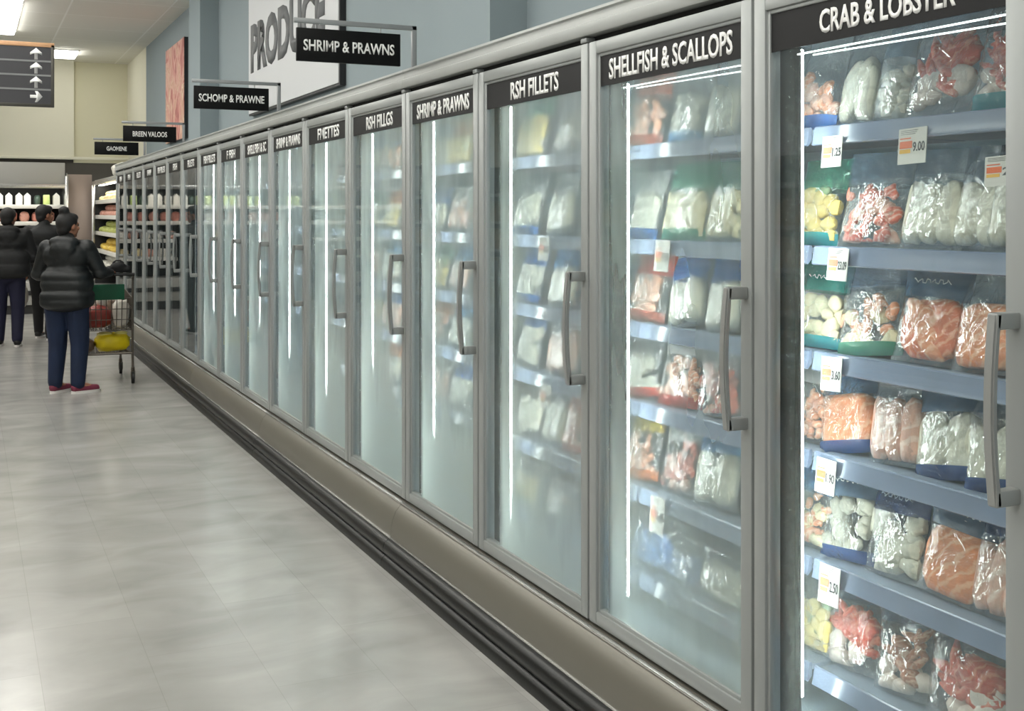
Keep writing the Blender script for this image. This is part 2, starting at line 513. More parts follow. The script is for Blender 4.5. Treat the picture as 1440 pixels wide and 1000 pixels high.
def freezer_case(d0, d1, label, lit):
    y0, y1 = BY[d0], BY[d1]
    T = thing('freezer_case', label, 'freezer', (DP, y0, 0), 0, 'glass door freezer cases along the aisle')
    W = y1 - y0 - 0.004
    liner = LINER
    # carcass: back, ceiling and deck
    bm = bmesh.new()
    box(bm, 0.76, 0.79, 0, W, 0.26, 2.2); box(bm, 0.055, 0.79, 0, W, 2.17, 2.2); box(bm, 0.055, 0.79, 0, W, 0.262, 0.288); box(bm, 0.0, 0.79, 0, W, 0.0, 0.05)
    if d0 == 0: box(bm, 0.05, 0.79, -0.012, 0.0, 0.0, 2.2)
    if d1 == 17: box(bm, 0.0, 0.79, W - 0.03, W, 0.0, 2.2)
    mk('cabinet_liner', bm, liner, T)
    mk('canopy', prof(bmesh.new(), [(0.055, 2.172), (-0.012, 2.172), (-0.016, 2.178), (-0.016, 2.208), (-0.006, 2.214), (-0.006, 2.24), (-0.016, 2.244), (-0.016, 2.253), (0.0, 2.257), (0.79, 2.257), (0.79, 2.201), (0.055, 2.201)], 0, W), CANOPY, T)
    mk('header_gap_shade', box(bmesh.new(), 0.03, 0.054, 0, W, 2.14, 2.20), DARKGAP, T)  # black strip: the recess's shade over the doors, put into its colour
    mk('base_panel', prof(bmesh.new(), [(0.05, 0.277), (-0.012, 0.277), (-0.024, 0.270), (-0.045, 0.246), (-0.062, 0.205), (-0.070, 0.165), (-0.071, 0.130), (-0.04, 0.124), (0.05, 0.124)], 0, W), BASE, T)
    mk('panel_lip', box(bmesh.new(), -0.026, -0.008, 0, W, 0.2745, 0.2835, 0.003), STRIP, T)
    mk('edge_strip', box(bmesh.new(), -0.079, -0.055, 0, W, 0.1225, 0.1295, 0.002), STRIP, T)
    mk('bumper', prof(bmesh.new(), [(-0.05, 0.122), (-0.082, 0.121), (-0.101, 0.107), (-0.109, 0.082), (-0.104, 0.060), (-0.094, 0.052), (-0.107, 0.046), (-0.117, 0.028), (-0.117, 0.0), (-0.05, 0.0)], 0, W), BLACKR, T)
    for i in range(d0, d1):
        a, b = BY[i] - y0, BY[i + 1] - y0
        far = i >= 10
        # mullion with its light tube on the side towards the door, and the shelves of this bay
        bm = bmesh.new(); box(bm, 0.055, 0.115, b - 0.035, b + (0.0 if i + 1 == d1 else 0.035), 0.288, 2.17, 0.004)
        if i == d0: box(bm, 0.055, 0.115, a, a + 0.033, 0.288, 2.17, 0.004)
        box(bm, 0.108, 0.1155, b - 0.050, b - 0.03, 0.30, 2.16)  # flange added to keep the tube's light off the mullion's side
        mu = mk('mullion', bm, MULL, T)
        bm = bmesh.new(); box(bm, 0.119, 0.129, b - 0.044, b - 0.035, 0.36, 2.02, 0.003)
        mk('light_tube', bm, LEDM if lit(i) else LEDOFF, mu)
        if i < 2:
            bm = bmesh.new(); tube(bm, [(0.10, a + 0.04, 2.004), (0.10, b - 0.055, 2.004)], 0.0022, 8)
            tube(bm, [(0.15, a + 0.04, 1.994), (0.15, b - 0.055, 2.006)], 0.002, 8)
            mk('top_light', bm, LEDT, mu)
        for z in SHZ:
            sh = mk('shelf', box(bmesh.new(), 0.20, 0.75, a + 0.012, b - 0.012, z - 0.016, z, 0.003), SHELF, T)
            bm = prof(bmesh.new(), [(0.200, z + 0.004), (0.195, z + 0.006), (0.191, z + 0.003), (0.184, z - 0.034), (0.181, z - 0.041), (0.186, z - 0.044), (0.1995, z - 0.03)], a + 0.01, b - 0.01)
            mk('price_rail', bm, RAIL, sh)
        # door
        ya, yb = a + 0.005, b - 0.005
        bm = bmesh.new()
        s = 0.046
        box(bm, 0, 0.05, ya, ya + s, ZB, ZT, 0.004); box(bm, 0, 0.05, yb - s, yb, ZB, ZT, 0.004)
        box(bm, 0.001, 0.05, ya + s - .002, yb - s + .002, ZT - 0.042, ZT, 0.004); box(bm, 0.001, 0.05, ya + s - .002, yb - s + .002, ZB, ZB + 0.042, 0.004)
        g0, g1, h0, h1 = ya + s - 0.002, yb - s + 0.002, ZB + 0.04, ZT - 0.04
        q = 0.012
        box(bm, 0.008, 0.03, g0, g0 + q, h0, h1, 0.003); box(bm, 0.008, 0.03, g1 - q, g1, h0, h1, 0.003)
        box(bm, 0.008, 0.03, g0 + q, g1 - q, h0, h0 + q, 0.003); box(bm, 0.008, 0.03, g0 + q, g1 - q, h1 - q, h1, 0.003)
        D = mk('door', bm, ALU, T)
        mk('glass_pane', box(bmesh.new(), 0.016, 0.022, g0 + 0.004, g1 - 0.004, h0 + 0.004, h1 - 0.004), glass_for(i), D)
        mk('header_panel', box(bmesh.new(), 0.0125, 0.0155, g0 + q, g1 - q, 2.003, h1 - q, 0.0), HEADER, D)
        bm = bmesh.new()
        for (u0, u1) in ((ya + .006, ya + .03), (yb - .03, yb - .006)): box(bm, 0.0495, 0.056, u0, u1, ZB + .006, ZT - .006)
        mk('gasket', bm, GASKET, D)
        n = len(SIGNS[i])
        wd = TXTW.get(i, min(0.6, 0.032 * n + 0.12))
        cap = 0.057 if i == 0 else 0.066
        mk('lettering', place(text_bm(SIGNS[i], cap, wd, bold=0.024), AISLE, (0.0125, TXTC[i] - y0 if i in TXTC else (a + b) / 2, 2.052)), WHITE, D, sharp=0)
        bm = handle_bm()
        for z in (1.061, 1.396):
            bm2 = mount_bm(z); me = bpy.data.meshes.new('m'); bm2.to_mesh(me); bm2.free(); bm.from_mesh(me); bpy.data.meshes.remove(me)
        for v in bm.verts: v.co.y += ya + 0.024
        mk('handle', bm, ALU_H, D)
        bm = box(bmesh.new(), -0.004, 0.03, ya, ya + 0.04, ZT + 0.002, ZT + 0.018, 0.003)
        mk('hinge', bm, ALU, D)
    return T

LIT = lambda i: i < 10
freezer_case(0, 4, 'nearest glass door freezer case, full of seafood bags, headed crab and lobster', LIT)
freezer_case(4, 7, 'frosted freezer case of three doors, next beyond the fully stocked one', LIT)
freezer_case(7, 10, 'frosted freezer case standing before the clear dark doors', LIT)
freezer_case(10, 14, 'clear dark glass freezer case just past the frosted doors', LIT)
freezer_case(14, 17, 'last freezer case of the row, beside the open produce shelves', LIT)

# ------------------------------------------------------------------ bags of seafood
F_CLEAR = film_mat('film_clear', (0.80, 0.88, 0.93, 1), 0.13, gloss=0.75, rough=.09, bump=.9, bscale=20)
F_HAZE = film_mat('film_hazy', (0.80, 0.88, 0.93, 1), 0.30, gloss=0.5)
PRINT = {}
def print_mat(key, col, op=0.86):
    if key not in PRINT:
        PRINT[key] = film_mat('print_' + key, col, op, gloss=0.35, hazevar=0.12, rough=0.2)
    return PRINT[key]
PCOL = {'navy': S(40, 84, 150), 'blue': S(56, 120, 200), 'sky': S(110, 172, 222), 'slate': S(92, 124, 156), 'steel': S(126, 150, 172), 'teal': S(26, 138, 128), 'aqua': S(40, 160, 176),
        'green': S(78, 160, 138), 'red': S(208, 74, 62), 'coral': S(222, 120, 98), 'white': S(225, 228, 228), 'orange': S(232, 140, 80), 'yellow': S(226, 200, 70), 'ink': S(30, 44, 78), 'brownish': S(120, 96, 88)}
FOOD = {'salmon': mat('salmon', S(240, 148, 98), 0.42, var=0.14, vscale=26, bump=0.25, bscale=50, stretch=(1, 1, 3)),
        'salmon2': mat('salmon_deep', S(228, 118, 76), 0.4, var=0.18, vscale=30, bump=0.3, bscale=50),
        'white': mat('white_fish', S(226, 222, 204), 0.45, var=0.08, vscale=20, bump=0.25, bscale=60, stretch=(2, 2, .6)),
        'pink': mat('pink_fish', S(238, 186, 166), 0.42, var=0.13, vscale=24, bump=0.25, bscale=60, stretch=(2, 2, .5)),
        'shrimp': mat('shrimp', S(240, 164, 128), 0.4, var=0.2, vscale=60),
        'shrimpred': mat('shrimp_red', S(232, 122, 104), 0.4, var=0.22, vscale=50),
        'scallop': mat('scallop', S(234, 222, 184), 0.4, var=0.1, vscale=40),
        'ice': mat('ice_white', S(236, 238, 236), 0.4, var=0.07, vscale=40),
        'crab': mat('crab_red', S(216, 84, 62), 0.35, var=0.3, vscale=22),
        'crabwhite': mat('crab_white', S(238, 222, 210), 0.4, var=0.1, vscale=30),
        'lobster': mat('lobster_brown', S(190, 118, 88), 0.38, var=0.35, vscale=24),
        'bluelump': mat('blue_lump', S(88, 134, 196), 0.35, var=0.15, vscale=20),
        'greenveg': mat('green_veg', S(140, 170, 120), 0.5, var=0.2, vscale=30),
        'yellowfood': mat('yellow_food', S(232, 206, 120), 0.5, var=0.15, vscale=30)}
def streak(m, c2, scale, dist=6.0):
    nt = m.node_tree; N, Lk = nt.nodes.new, nt.links.new
    b = nt.nodes['Principled BSDF']; src = b.inputs['Base Color'].links[0].from_socket
    tc = N('ShaderNodeTexCoord'); wv = N('ShaderNodeTexWave'); wv.bands_direction = 'DIAGONAL'
    wv.inputs['Scale'].default_value = scale; wv.inputs['Distortion'].default_value = dist; wv.inputs['Detail'].default_value = 3; wv.inputs['Detail Scale'].default_value = 1.6
    Lk(tc.outputs['Object'], wv.inputs['Vector'])
    cr = N('ShaderNodeValToRGB'); cr.color_ramp.elements[0].position = .62; cr.color_ramp.elements[0].color = (0, 0, 0, 1); cr.color_ramp.elements[1].position = 1.0; cr.color_ramp.elements[1].color = (.75, .75, .75, 1)
    Lk(wv.outputs['Color'], cr.inputs[0])
    mx = N('ShaderNodeMix'); mx.data_type = 'RGBA'; mx.inputs[7].default_value = c2
    Lk(cr.outputs[0], mx.inputs[0]); Lk(src, mx.inputs[6]); Lk(mx.outputs[2], b.inputs['Base Color'])
streak(FOOD['salmon'], S(252, 196, 156), 14); streak(FOOD['salmon2'], S(246, 176, 138), 16)
streak(FOOD['pink'], S(252, 226, 212), 12); streak(FOOD['shrimp'], S(250, 222, 202), 34, 3); streak(FOOD['shrimpred'], S(250, 206, 190), 34, 3); streak(FOOD['white'], S(204, 200, 184), 12, 5)
streak(FOOD['crab'], S(240, 150, 120), 14, 9); streak(FOOD['lobster'], S(236, 190, 160), 20, 9)
INK = mat('print_white', S(225, 232, 238), 0.5)

def pillow_thick(u, v, T):
    e = max(0.0, 1 - abs(2 * u - 1) ** 4.5)
    f = min(1, v / 0.14) ** 0.6 * (1 if v < 0.66 else max(0.06, 1 - ((v - 0.66) / 0.29) ** 1.2 * 0.95) if v < 0.95 else 0.06)
    return T * max(0.03, e * f)

def film_grid(wd, h, T, seed, v0, v1, jitter=0.004):
    """front and back skins of a pillow bag between heights v0 and v1 (fractions)"""
    bm = bmesh.new()
    NU, NV = 16, max(3, int(20 * (v1 - v0)))
    for side in (-1, 1):
        rows = []
        for j in range(NV + 1):
            v = v0 + (v1 - v0) * j / NV
            r = []
            for i in range(NU + 1):
                u = i / NU
                wr = mnoise.noise(Vector((u * 5 + seed * 7, v * 6, side * 3.0))) * jitter * (1.6 if v > .6 else 1)
                taper = 1 - 0.07 * math.sin(PI * v) + 0.03 * mnoise.noise(Vector((seed, v * 4, 1)))
                r.append(bm.verts.new((side * (pillow_thick(u, v, T) / 2 + abs(wr) * .3) + (wr if v > .7 else 0), (u - 0.5) * wd * taper, v * h)))
            rows.append(r)
        for a, b in zip(rows, rows[1:]):
            for k in range(NU):
                q = (a[k], a[k + 1], b[k + 1], b[k])
                bm.faces.new(q if side > 0 else q[::-1])
    return bm

def press(o, wd, h, T):
    '''contents lie pressed against the inside of their film'''
    for v in o.data.vertices:
        c = v.co
        c.z = min(max(c.z, .012), h * .95)
        c.y = min(max(c.y, -wd * .445), wd * .445)
        lim = pillow_thick(c.y / wd + .5, c.z / h, T) / 2 * .93
        c.x = min(max(c.x, -lim), lim)
    o.data.update()

def contents(kind, wd, h, T, seed, parent):
    R = random.Random(seed * 13 + 5)
    def chunk(name, m, items, **k):
        bm = bmesh.new()
        for c, rad, rt, a in items:
            blob(bm, c, rad, rt, a, 2.2, R.random() * 20, 3)
        return mk(name, bm, m, parent, sharp=0)
    base, span = 0.035 * h, 0.60 * h
    if kind in ('white2', 'white3', 'pink3'):
        n = 3 if kind[-1] == '3' else 2
        m = FOOD['pink' if kind.startswith('pink') else 'white']
        for k in range(n):
            yw = wd * 0.90 / n
            bm = bmesh.new()
            c = (-0.006 + R.uniform(-.004, .004), -wd * 0.45 + yw * (k + .5), base + span * 0.52)
            blob(bm, c, (T * 0.36, yw * 0.56, span * R.uniform(.50, .58)), rot('X', R.uniform(-7, 7)), .12, 2.6, R.random() * 20, 3, power=.78)
            mk('fillet', bm, m, parent, sharp=0)
    elif kind == 'slab':
        bm = bmesh.new(); blob(bm, (0, 0, base + span * .53), (T * .36, wd * .45, span * .56), rot('X', R.uniform(-4, 4)), .07, 2.4, R.random() * 20, 4, power=.6); mk('fillet', bm, FOOD['salmon'], parent, sharp=0)
    elif kind == 'slab2':
        bm = bmesh.new(); blob(bm, (0.004, -wd * .02, base + span * .52), (T * .34, wd * .43, span * .52), rot('X', R.uniform(-6, 6)), .12, 2.6, R.random() * 20, 4, power=.66); mk('fillet', bm, FOOD['salmon2'], parent, sharp=0)
        for k in range(3):
            bm = bmesh.new(); blob(bm, (-T * .17, wd * (-.06 + .08 * k), base + span * (.26 + .26 * k)), (T * .2, wd * R.uniform(.28, .34), span * .15), rot('X', R.uniform(15, 45)), .2, 2.4, R.random() * 20, 3); mk('fillet', bm, FOOD['salmon'], parent, sharp=0)
    elif kind in ('shrimp', 'shrimpred', 'mix'):
        bm = bmesh.new()
        n = 30 if kind != 'mix' else 14
        for k in range(n):
            cy, cz = R.uniform(-.36, .36) * wd, base + span * R.uniform(.08, .95)
            r0 = wd * .075; a0 = R.uniform(0, 2 * PI); cx = R.uniform(-.36, .0) * T
            tw_ = R.uniform(-.6, .6)
            pts = [(cx + tw_ * r0 * math.sin(q), cy + r0 * math.cos(a0 + q), cz + r0 * math.sin(a0 + q)) for q in [i * .6 for i in range(6)]]
            tube(bm, pts, [wd * f for f in (.03, .058, .06, .052, .036, .014)], 8)
        mk('shrimp_pieces', bm, FOOD['shrimpred' if kind == 'shrimpred' else 'shrimp'], parent, sharp=0)
        bm = bmesh.new()
        for k in range(6 if kind != 'mix' else 9):
            blob(bm, (R.uniform(-.3, .05) * T, R.uniform(-.36, .36) * wd, base + span * R.uniform(.05, .7)), (T * .22, wd * R.uniform(.1, .17), wd * R.uniform(.07, .12)), rot('X', R.uniform(-60, 60)), .3, 2.4, R.random() * 20, 3)
        mk('shellfish_pieces', bm, FOOD['scallop' if kind == 'mix' else 'pink'], parent, sharp=0)
    elif kind in ('scallops', 'bluelumps', 'yellowmix'):
        it = []
        for r_ in range(4):
            for k in range(4):
                it.append(((R.uniform(-.24, -.0) * T, (-.36 + .24 * k + (.09 if r_ % 2 else -.03) + R.uniform(-.06, .06)) * wd, base + span * (.12 + .24 * r_ + R.uniform(-.07, .07))), (T * .28, wd * R.uniform(.11, .17), wd * R.uniform(.1, .135)), rot('X', R.uniform(-60, 60)), .22))
        chunk({'scallops': 'scallop_pieces', 'bluelumps': 'wrapped_portions', 'yellowmix': 'seafood_pieces'}[kind], FOOD[{'scallops': 'scallop', 'bluelumps': 'bluelump', 'yellowmix': 'yellowfood'}[kind]], it)
        if kind == 'yellowmix':
            chunk('vegetable_pieces', FOOD['greenveg'], [((-.1 * T, R.uniform(-.3, .3) * wd, base + span * R.uniform(.3, 1.0)), (T * .22, wd * .1, wd * .09), None, .2) for k in range(5)])
    elif kind == 'ice':
        chunk('white_pieces', FOOD['white'], [((R.uniform(-.25, .1) * T, R.uniform(-.34, .34) * wd, base + span * R.uniform(.1, .95)), (T * .27, wd * R.uniform(.13, .24), wd * R.uniform(.1, .15)), rot('X', R.uniform(-60, 60)), .34) for k in range(15)])
    elif kind in ('crab', 'lobster'):
        bm = bmesh.new(); bw = bmesh.new()
        for k in range(13 if kind == 'crab' else 8):
            a = R.uniform(-.9, .9); cy, cz = R.uniform(-.22, .22) * wd, base + span * R.uniform(.3, 1.0)
            Lg = wd * R.uniform(.28, .42); cx = R.uniform(-.34, .05) * T
            d1 = Vector((0, math.cos(a), math.sin(a))); d2 = Vector((0, math.cos(a + .9), math.sin(a + .9)))
            p = Vector((cx, cy, cz))
            tube(bm, [p - d1 * Lg * .7, p - d1 * Lg * .2, p, p + d2 * Lg * .35, p + d2 * Lg * .75], [wd * f for f in (.035, .06, .05, .058, .018)], 8)
        if kind == 'crab':
            blob(bm, (-.1 * T, -.1 * wd, base + span * .8), (T * .33, wd * .33, span * .26), None, .25, 3, seed, 3)
        else:
            for q in range(5):
                blob(bm, (-.12 * T, (-.12 + .05 * q) * wd, base + span * (.3 + .14 * q)), (T * .32, wd * .17, span * .12), rot('X', 15), .12, 3, q, 2)
        mk('shell_pieces', bm, FOOD[kind], parent, sharp=0)
        for k in range(7):
            blob(bw, (R.uniform(-.25, .12) * T, R.uniform(-.36, .36) * wd, base + span * R.uniform(.04, .5)), (T * .27, wd * .16, wd * .12), rot('X', R.uniform(-50, 50)), .28, 2.5, k, 2)
        mk('meat_pieces', bw, FOOD['crabwhite'], parent, sharp=0)

def scribble(wd, h, v, T, seed, xoff):
    """a line or two of looping script on the printed top"""
    R = random.Random(seed)
    bm = bmesh.new()
    for ln in range(2):
        z = h * v - ln * 0.018
        n = 26; x0 = -wd * (.26 if ln == 0 else .17)
        pts = []
        for i in range(n + 1):
            y = -x0 - (-2 * x0) * i / n
            pts.append((-xoff, y + .003 * math.sin(i * 2.1), z + (.0055 if ln == 0 else .003) * math.sin(i * 1.35 + R.random() * 1.2)))
        tube(bm, pts, 0.0013 if ln == 0 else .001, 4)
    return bm

ORD = ['first', 'second', 'third', 'fourth', 'fifth', 'sixth']
SHELFN = ['top', 'second', 'third', 'fourth', 'fifth', 'lowest']
DOORN = ['nearest door', 'second door', 'third door', 'fourth door', 'fifth door']
count = {}
def bag(door, row, px, kind, desc, wd=0.19, h=0.235, head=None, foot=None, tilt=14, roll=0, T=0.062, haze=False, L=2.065, hop=.86, script=False, hfrac=.64):
    y = ty(px, L)
    wd *= 1.10; h *= 1.08
    k = count.get((door, row), 0); count[(door, row)] = k + 1
    seed = door * 37 + row * 11 + k * 3 + 1
    lab = '%s, %s along the %s shelf, %s' % (desc, ORD[k], SHELFN[row], DOORN[door])
    t = thing('seafood_bag', lab, 'bag of seafood', (L, y, SHZ[row] + 0.004), 0, 'seafood bags on the %s shelf behind the %s' % (SHELFN[row], DOORN[door]))
    t.rotation_euler = (math.radians(roll), math.radians(tilt), math.radians(random.Random(seed).uniform(-5, 5)))
    f0 = 0.0 if not foot else 0.13
    f1 = 1.0 if not head else hfrac
    mk('film', film_grid(wd, h, T, seed, f0, f1), F_HAZE if haze else F_CLEAR, t, sharp=0)
    if head: mk('printed_top', film_grid(wd, h, T, seed, hfrac, 1.0), print_mat(head + '%d' % (hop * 100), PCOL[head], hop), t, sharp=0)
    if foot: mk('printed_foot', film_grid(wd, h, T, seed, 0.0, 0.13), print_mat(foot + '86', PCOL[foot]), t, sharp=0)
    n0 = set(t.children)
    contents(kind, wd * .97, h * .98, T * 1.05, seed, t)
    for o in t.children:
        if o not in n0: press(o, wd, h, T)
    if script: mk('lettering', scribble(wd, h, .80, T, seed, pillow_thick(.5, .80, T) / 2 + .0045), INK, t, sharp=0)
    return t

# nearest door (crab and lobster)
bag(0, 0, 1145, 'shrimp', 'clear bag of orange shrimp with blue foot', .17, .24, foot='blue')
bag(0, 0, 1203, 'white2', 'clear glinting bag of pale fish', .13, .25)
bag(0, 0, 1252, 'ice', 'dull grey bag of pale pieces', .11, .23, head='steel', haze=True)
bag(0, 0, 1320, 'crab', 'large bag of red orange crab with grey top', .21, .27, head='steel', hop=.7, hfrac=.72)
bag(0, 0, 1404, 'crab', 'navy topped bag of bright red crab', .15, .26, head='ink', foot='aqua', script=True)
bag(0, 1, 1145, 'yellowmix', 'green topped bag of yellow seafood', .17, .22, head='green', foot='aqua', hop=.6)
bag(0, 1, 1222, 'shrimpred', 'bag of pink red shrimp', .20, .23, head='steel', hop=.5)
bag(0, 1, 1306, 'white3', 'clear bag of three white fillets', .19, .23, head='steel', hop=.4, hfrac=.72)
bag(0, 1, 1372, 'white2', 'clear bag of two cream fillets', .15, .23)
bag(0, 1, 1418, 'white2', 'navy topped bag of white fillets', .12, .23, head='ink', script=True)
bag(0, 2, 1147, 'scallops', 'teal topped bag of round scallops', .17, .22, head='teal', foot='aqua', script=True)
bag(0, 2, 1222, 'mix', 'clear bag of shrimp and scallops', .20, .225, head='slate', hop=.35, foot='green', roll=-7, hfrac=.72)
bag(0, 2, 1300, 'slab2', 'slate topped bag of salmon pieces', .20, .23, head='slate', hop=.75, script=True)
bag(0, 2, 1382, 'slab', 'clear bag of one smooth orange salmon fillet', .18, .22, roll=-4)
bag(0, 3, 1140, 'shrimp', 'white topped bag of orange shrimp', .17, .23, head='white', hop=.6)
bag(0, 3, 1193, 'slab', 'navy footed bag of flat salmon fillet', .19, .215, head='slate', foot='navy', hop=.7, roll=-12)
bag(0, 3, 1258, 'pink3', 'clear bag of three long pink fillets', .165, .235, head='white', hop=.3, hfrac=.76, roll=-6)
bag(0, 3, 1333, 'white2', 'slate topped bag of white fillets', .20, .225, head='slate', foot='navy', roll=-10)
bag(0, 3, 1405, 'white2', 'navy footed bag of cream fillets', .17, .22, foot='navy', roll=-8)
bag(0, 4, 1137, 'mix', 'pale bag of shrimp and scallops', .16, .21, head='sky', hop=.5)
bag(0, 4, 1190, 'ice', 'slate topped bag of chunky white fish', .18, .235, head='slate', foot='navy', script=True, roll=-6)
bag(0, 4, 1255, 'ice', 'blue topped bag of chunky white fish', .185, .23, head='navy', hop=.7, script=True, roll=-4)
bag(0, 4, 1334, 'slab', 'grey blue topped bag of square orange salmon', .18, .24, head='slate', script=True, roll=4)
bag(0, 4, 1404, 'pink3', 'clear creased bag of pale pink fillets', .16, .24, head='navy', roll=-3, hop=.6, hfrac=.7)
bag(0, 5, 1137, 'yellowmix', 'cloudy bag of yellow seafood', .16, .19, haze=True)
bag(0, 5, 1200, 'crab', 'bag of red crab on white meat', .20, .215, head='slate', hop=.3, roll=-8, hfrac=.74)
bag(0, 5, 1272, 'lobster', 'bag of brown lobster tails', .18, .215, head='slate', hop=.35, roll=-6, hfrac=.74)
bag(0, 5, 1362, 'crab', 'big clear bag of bright crab legs', .24, .235, roll=-8, T=.075)
# second door (shellfish and scallops)
bag(1, 0, 905, 'shrimp', 'red bag of orange shellfish', .20, .25, head='coral', foot='coral')
bag(1, 0, 962, 'ice', 'clear bag of pale shellfish', .18, .23, foot='sky')
bag(1, 0, 1012, 'white2', 'hazy bag of pale fillets', .16, .24, haze=True)
bag(1, 1, 903, 'ice', 'white bag with blue foot', .19, .22, head='white', foot='blue', hop=.5)
bag(1, 1, 960, 'scallops', 'green topped bag of cream scallops', .21, .235, head='green', foot='green')
bag(1, 1, 1016, 'scallops', 'pale green bag of cream scallops', .19, .235, head='green', hop=.5)
bag(1, 2, 908, 'shrimp', 'bag of shrimp with red top', .22, .225, head='red', foot='coral')
bag(1, 2, 965, 'white2', 'blue topped bag of white fillets', .18, .22, head='blue', roll=-12)
bag(1, 2, 1015, 'white2', 'blue topped bag of cream fillets', .17, .22, head='blue', roll=-8)
bag(1, 3, 903, 'ice', 'white bag with red foot', .19, .2, foot='red', roll=-10)
bag(1, 3, 955, 'shrimp', 'white printed bag of orange shrimp', .21, .24, head='white', foot='red', roll=-3)
bag(1, 3, 1010, 'shrimpred', 'pale bag of pink shrimp', .19, .23, head='white', hop=.5, roll=-8)
bag(1, 4, 903, 'shrimp', 'orange bag with yellow patch', .19, .235, head='yellow', foot='orange', roll=-9)
bag(1, 4, 953, 'shrimpred', 'white and red bag of shrimp', .20, .24, head='white', roll=-6)
bag(1, 4, 1004, 'white2', 'blue topped bag of grey white fillets', .21, .24, head='sky', roll=-6)
bag(1, 5, 916, 'bluelumps', 'bag of shiny blue wrapped portions', .22, .16, roll=0)
bag(1, 5, 962, 'bluelumps', 'smaller bag of blue wrapped portions', .18, .13)
bag(1, 5, 1012, 'ice', 'low pale bag of white fish', .22, .13)
# third door (fish fillets)
bag(2, 0, 745, 'yellowmix', 'pale green bag of fish', .26, .25, head='green', haze=True)
bag(2, 0, 797, 'ice', 'hazy white bag of fish', .2, .24, haze=True)
bag(2, 1, 738, 'ice', 'white bag with blue foot', .2, .22, foot='blue')
bag(2, 1, 786, 'white2', 'clear bag of cream fillets', .22, .24, roll=-8)
bag(2, 2, 741, 'ice', 'blue bag of white fish', .22, .22, head='blue', foot='blue')
bag(2, 2, 789, 'white2', 'blue topped bag of fillets', .22, .22, head='sky', roll=-8)
bag(2, 3, 741, 'ice', 'bright blue bag of fish', .22, .23, head='blue')
bag(2, 3, 790, 'pink3', 'cream bag of pink fillets', .22, .24, head='white', hop=.5, roll=-8)
bag(2, 4, 745, 'white2', 'clear bag of two fillets', .19, .23, roll=-8)
bag(2, 4, 778, 'white2', 'hazy bag of grey fillets', .18, .23, haze=True)
bag(2, 4, 806, 'shrimpred', 'red printed bag', .14, .23, head='red', foot='red')
bag(2, 5, 738, 'yellowmix', 'low bag of yellow fish pieces', .22, .15, foot='aqua')
bag(2, 5, 785, 'ice', 'low bag of white fish', .22, .13, haze=True)
# fourth and fifth doors: shapes behind the frost
hd = ['sky', 'blue', 'green', 'orange', 'white', 'sky']
for r_ in range(6):
    for q, px in enumerate((612, 645)):
        k = ['ice', 'white2', 'yellowmix', 'shrimp', 'pink3', 'ice'][(r_ + q * 2) % 6]
        bag(3, r_, px, k, ['frosted over bag with pale top', 'frosted over bag with coloured top'][q], .26, .2, head=hd[(r_ + q * 3) % 6], haze=True)
for r_ in range(6):
    for q, px in enumerate((524, 549)):
        k = ['white2', 'ice', 'shrimp', 'yellowmix', 'ice', 'pink3'][(r_ + q * 2) % 6]
        bag(4, r_, px, k, ['frosted bag by the light tube', 'frosted bag by the door edge'][q], .26, .2, head=hd[(r_ * 2 + q) % 6], haze=True)

# ------------------------------------------------------------------ price tags on the rails
CARD = mat('tag_card', S(206, 204, 200), 0.5)
TORG = mat('tag_orange', S(214, 104, 60), 0.5)
TYEL = mat('tag_yellow', S(216, 168, 70), 0.5)
TINK = mat('tag_ink', S(40, 40, 48), 0.5)
def price_tag(px, py, price, label, wd=.072, ht=.084, L=1.985, second=TYEL, navy=False):
    y = ty(px, L)
    d = y * math.cos(YAW) + L * math.sin(YAW)
    z = CAMZ + (HORY - py) * d / F
    t = thing('price_tag', label, 'price tag', (L, y, z), 0, 'price tags clipped to the shelf rails')
    t.rotation_euler = (math.radians(random.uniform(-3, 3)), math.radians(6), 0)
    mk('card', box(bmesh.new(), -.001, .001, -wd / 2, wd / 2, -ht / 2, ht / 2), CARD, t)
    mk('clip', box(bmesh.new(), .001, .008, -wd * .3, wd * .3, ht * .12, ht * .3, .001), RAIL, t)
    bm = bmesh.new(); box(bm, -.0018, -.0009, wd * .0, wd * .44, -ht * .06, ht * .14); box(bm, -.0018, -.0009, wd * .05, wd * .44, ht * .2, ht * .235)
    mk('stripe', bm, TORG, t)
    bm = bmesh.new(); box(bm, -.0018, -.0009, wd * .05, wd * .44, -ht * .2, -ht * .09)
    mk('stripe', bm, second, t)
    bm = place(text_bm(price, ht * .27, wd * .42, bold=.02, depth=.0006), AISLE, (-.0010, -wd * .24, -ht * .03))
    for q in range(3): box(bm, -.0015, -.0009, -wd * .1 - .004 * q, wd * .42, ht * (.33 + .05 * q), ht * (.342 + .05 * q))
    mk('lettering', bm, TINK, t, sharp=0)
price_tag(1170, 213, '1.25', 'price tag on the top shelf rail of the nearest door, left one', .074, .080)
price_tag(1283, 205, '9.00', 'price tag on the top shelf rail of the nearest door, middle one', .088, .084)
price_tag(1178, 372, '23.09', 'white price tag just above the scallops and mixed shrimp', .074, .082)
price_tag(1169, 526, '3.60', 'white price tag under the teal topped scallop bag', .076, .086)
price_tag(1161, 670, '1.90', 'white price tag under the flat salmon fillet bag', .074, .088)
price_tag(1166, 823, '2.50', 'white price tag just above the red crab bag', .076, .098)
price_tag(1409, 240, '20', 'white price tag reading 20 beside the right edge of the nearest door', .09, .065)
price_tag(931, 360, '4.50', 'faint white price tag on the second shelf rail, second door', .082, .10)
price_tag(924, 725, '5.00', 'white price tag above the blue wrapped portions, second door', .082, .115)
price_tag(765, 350, '3.00', 'fogged price tag on the second shelf rail, third door', .085, .09)
price_tag(767, 558, '4.00', 'fogged price tag on the fourth shelf rail, third door', .085, .09)

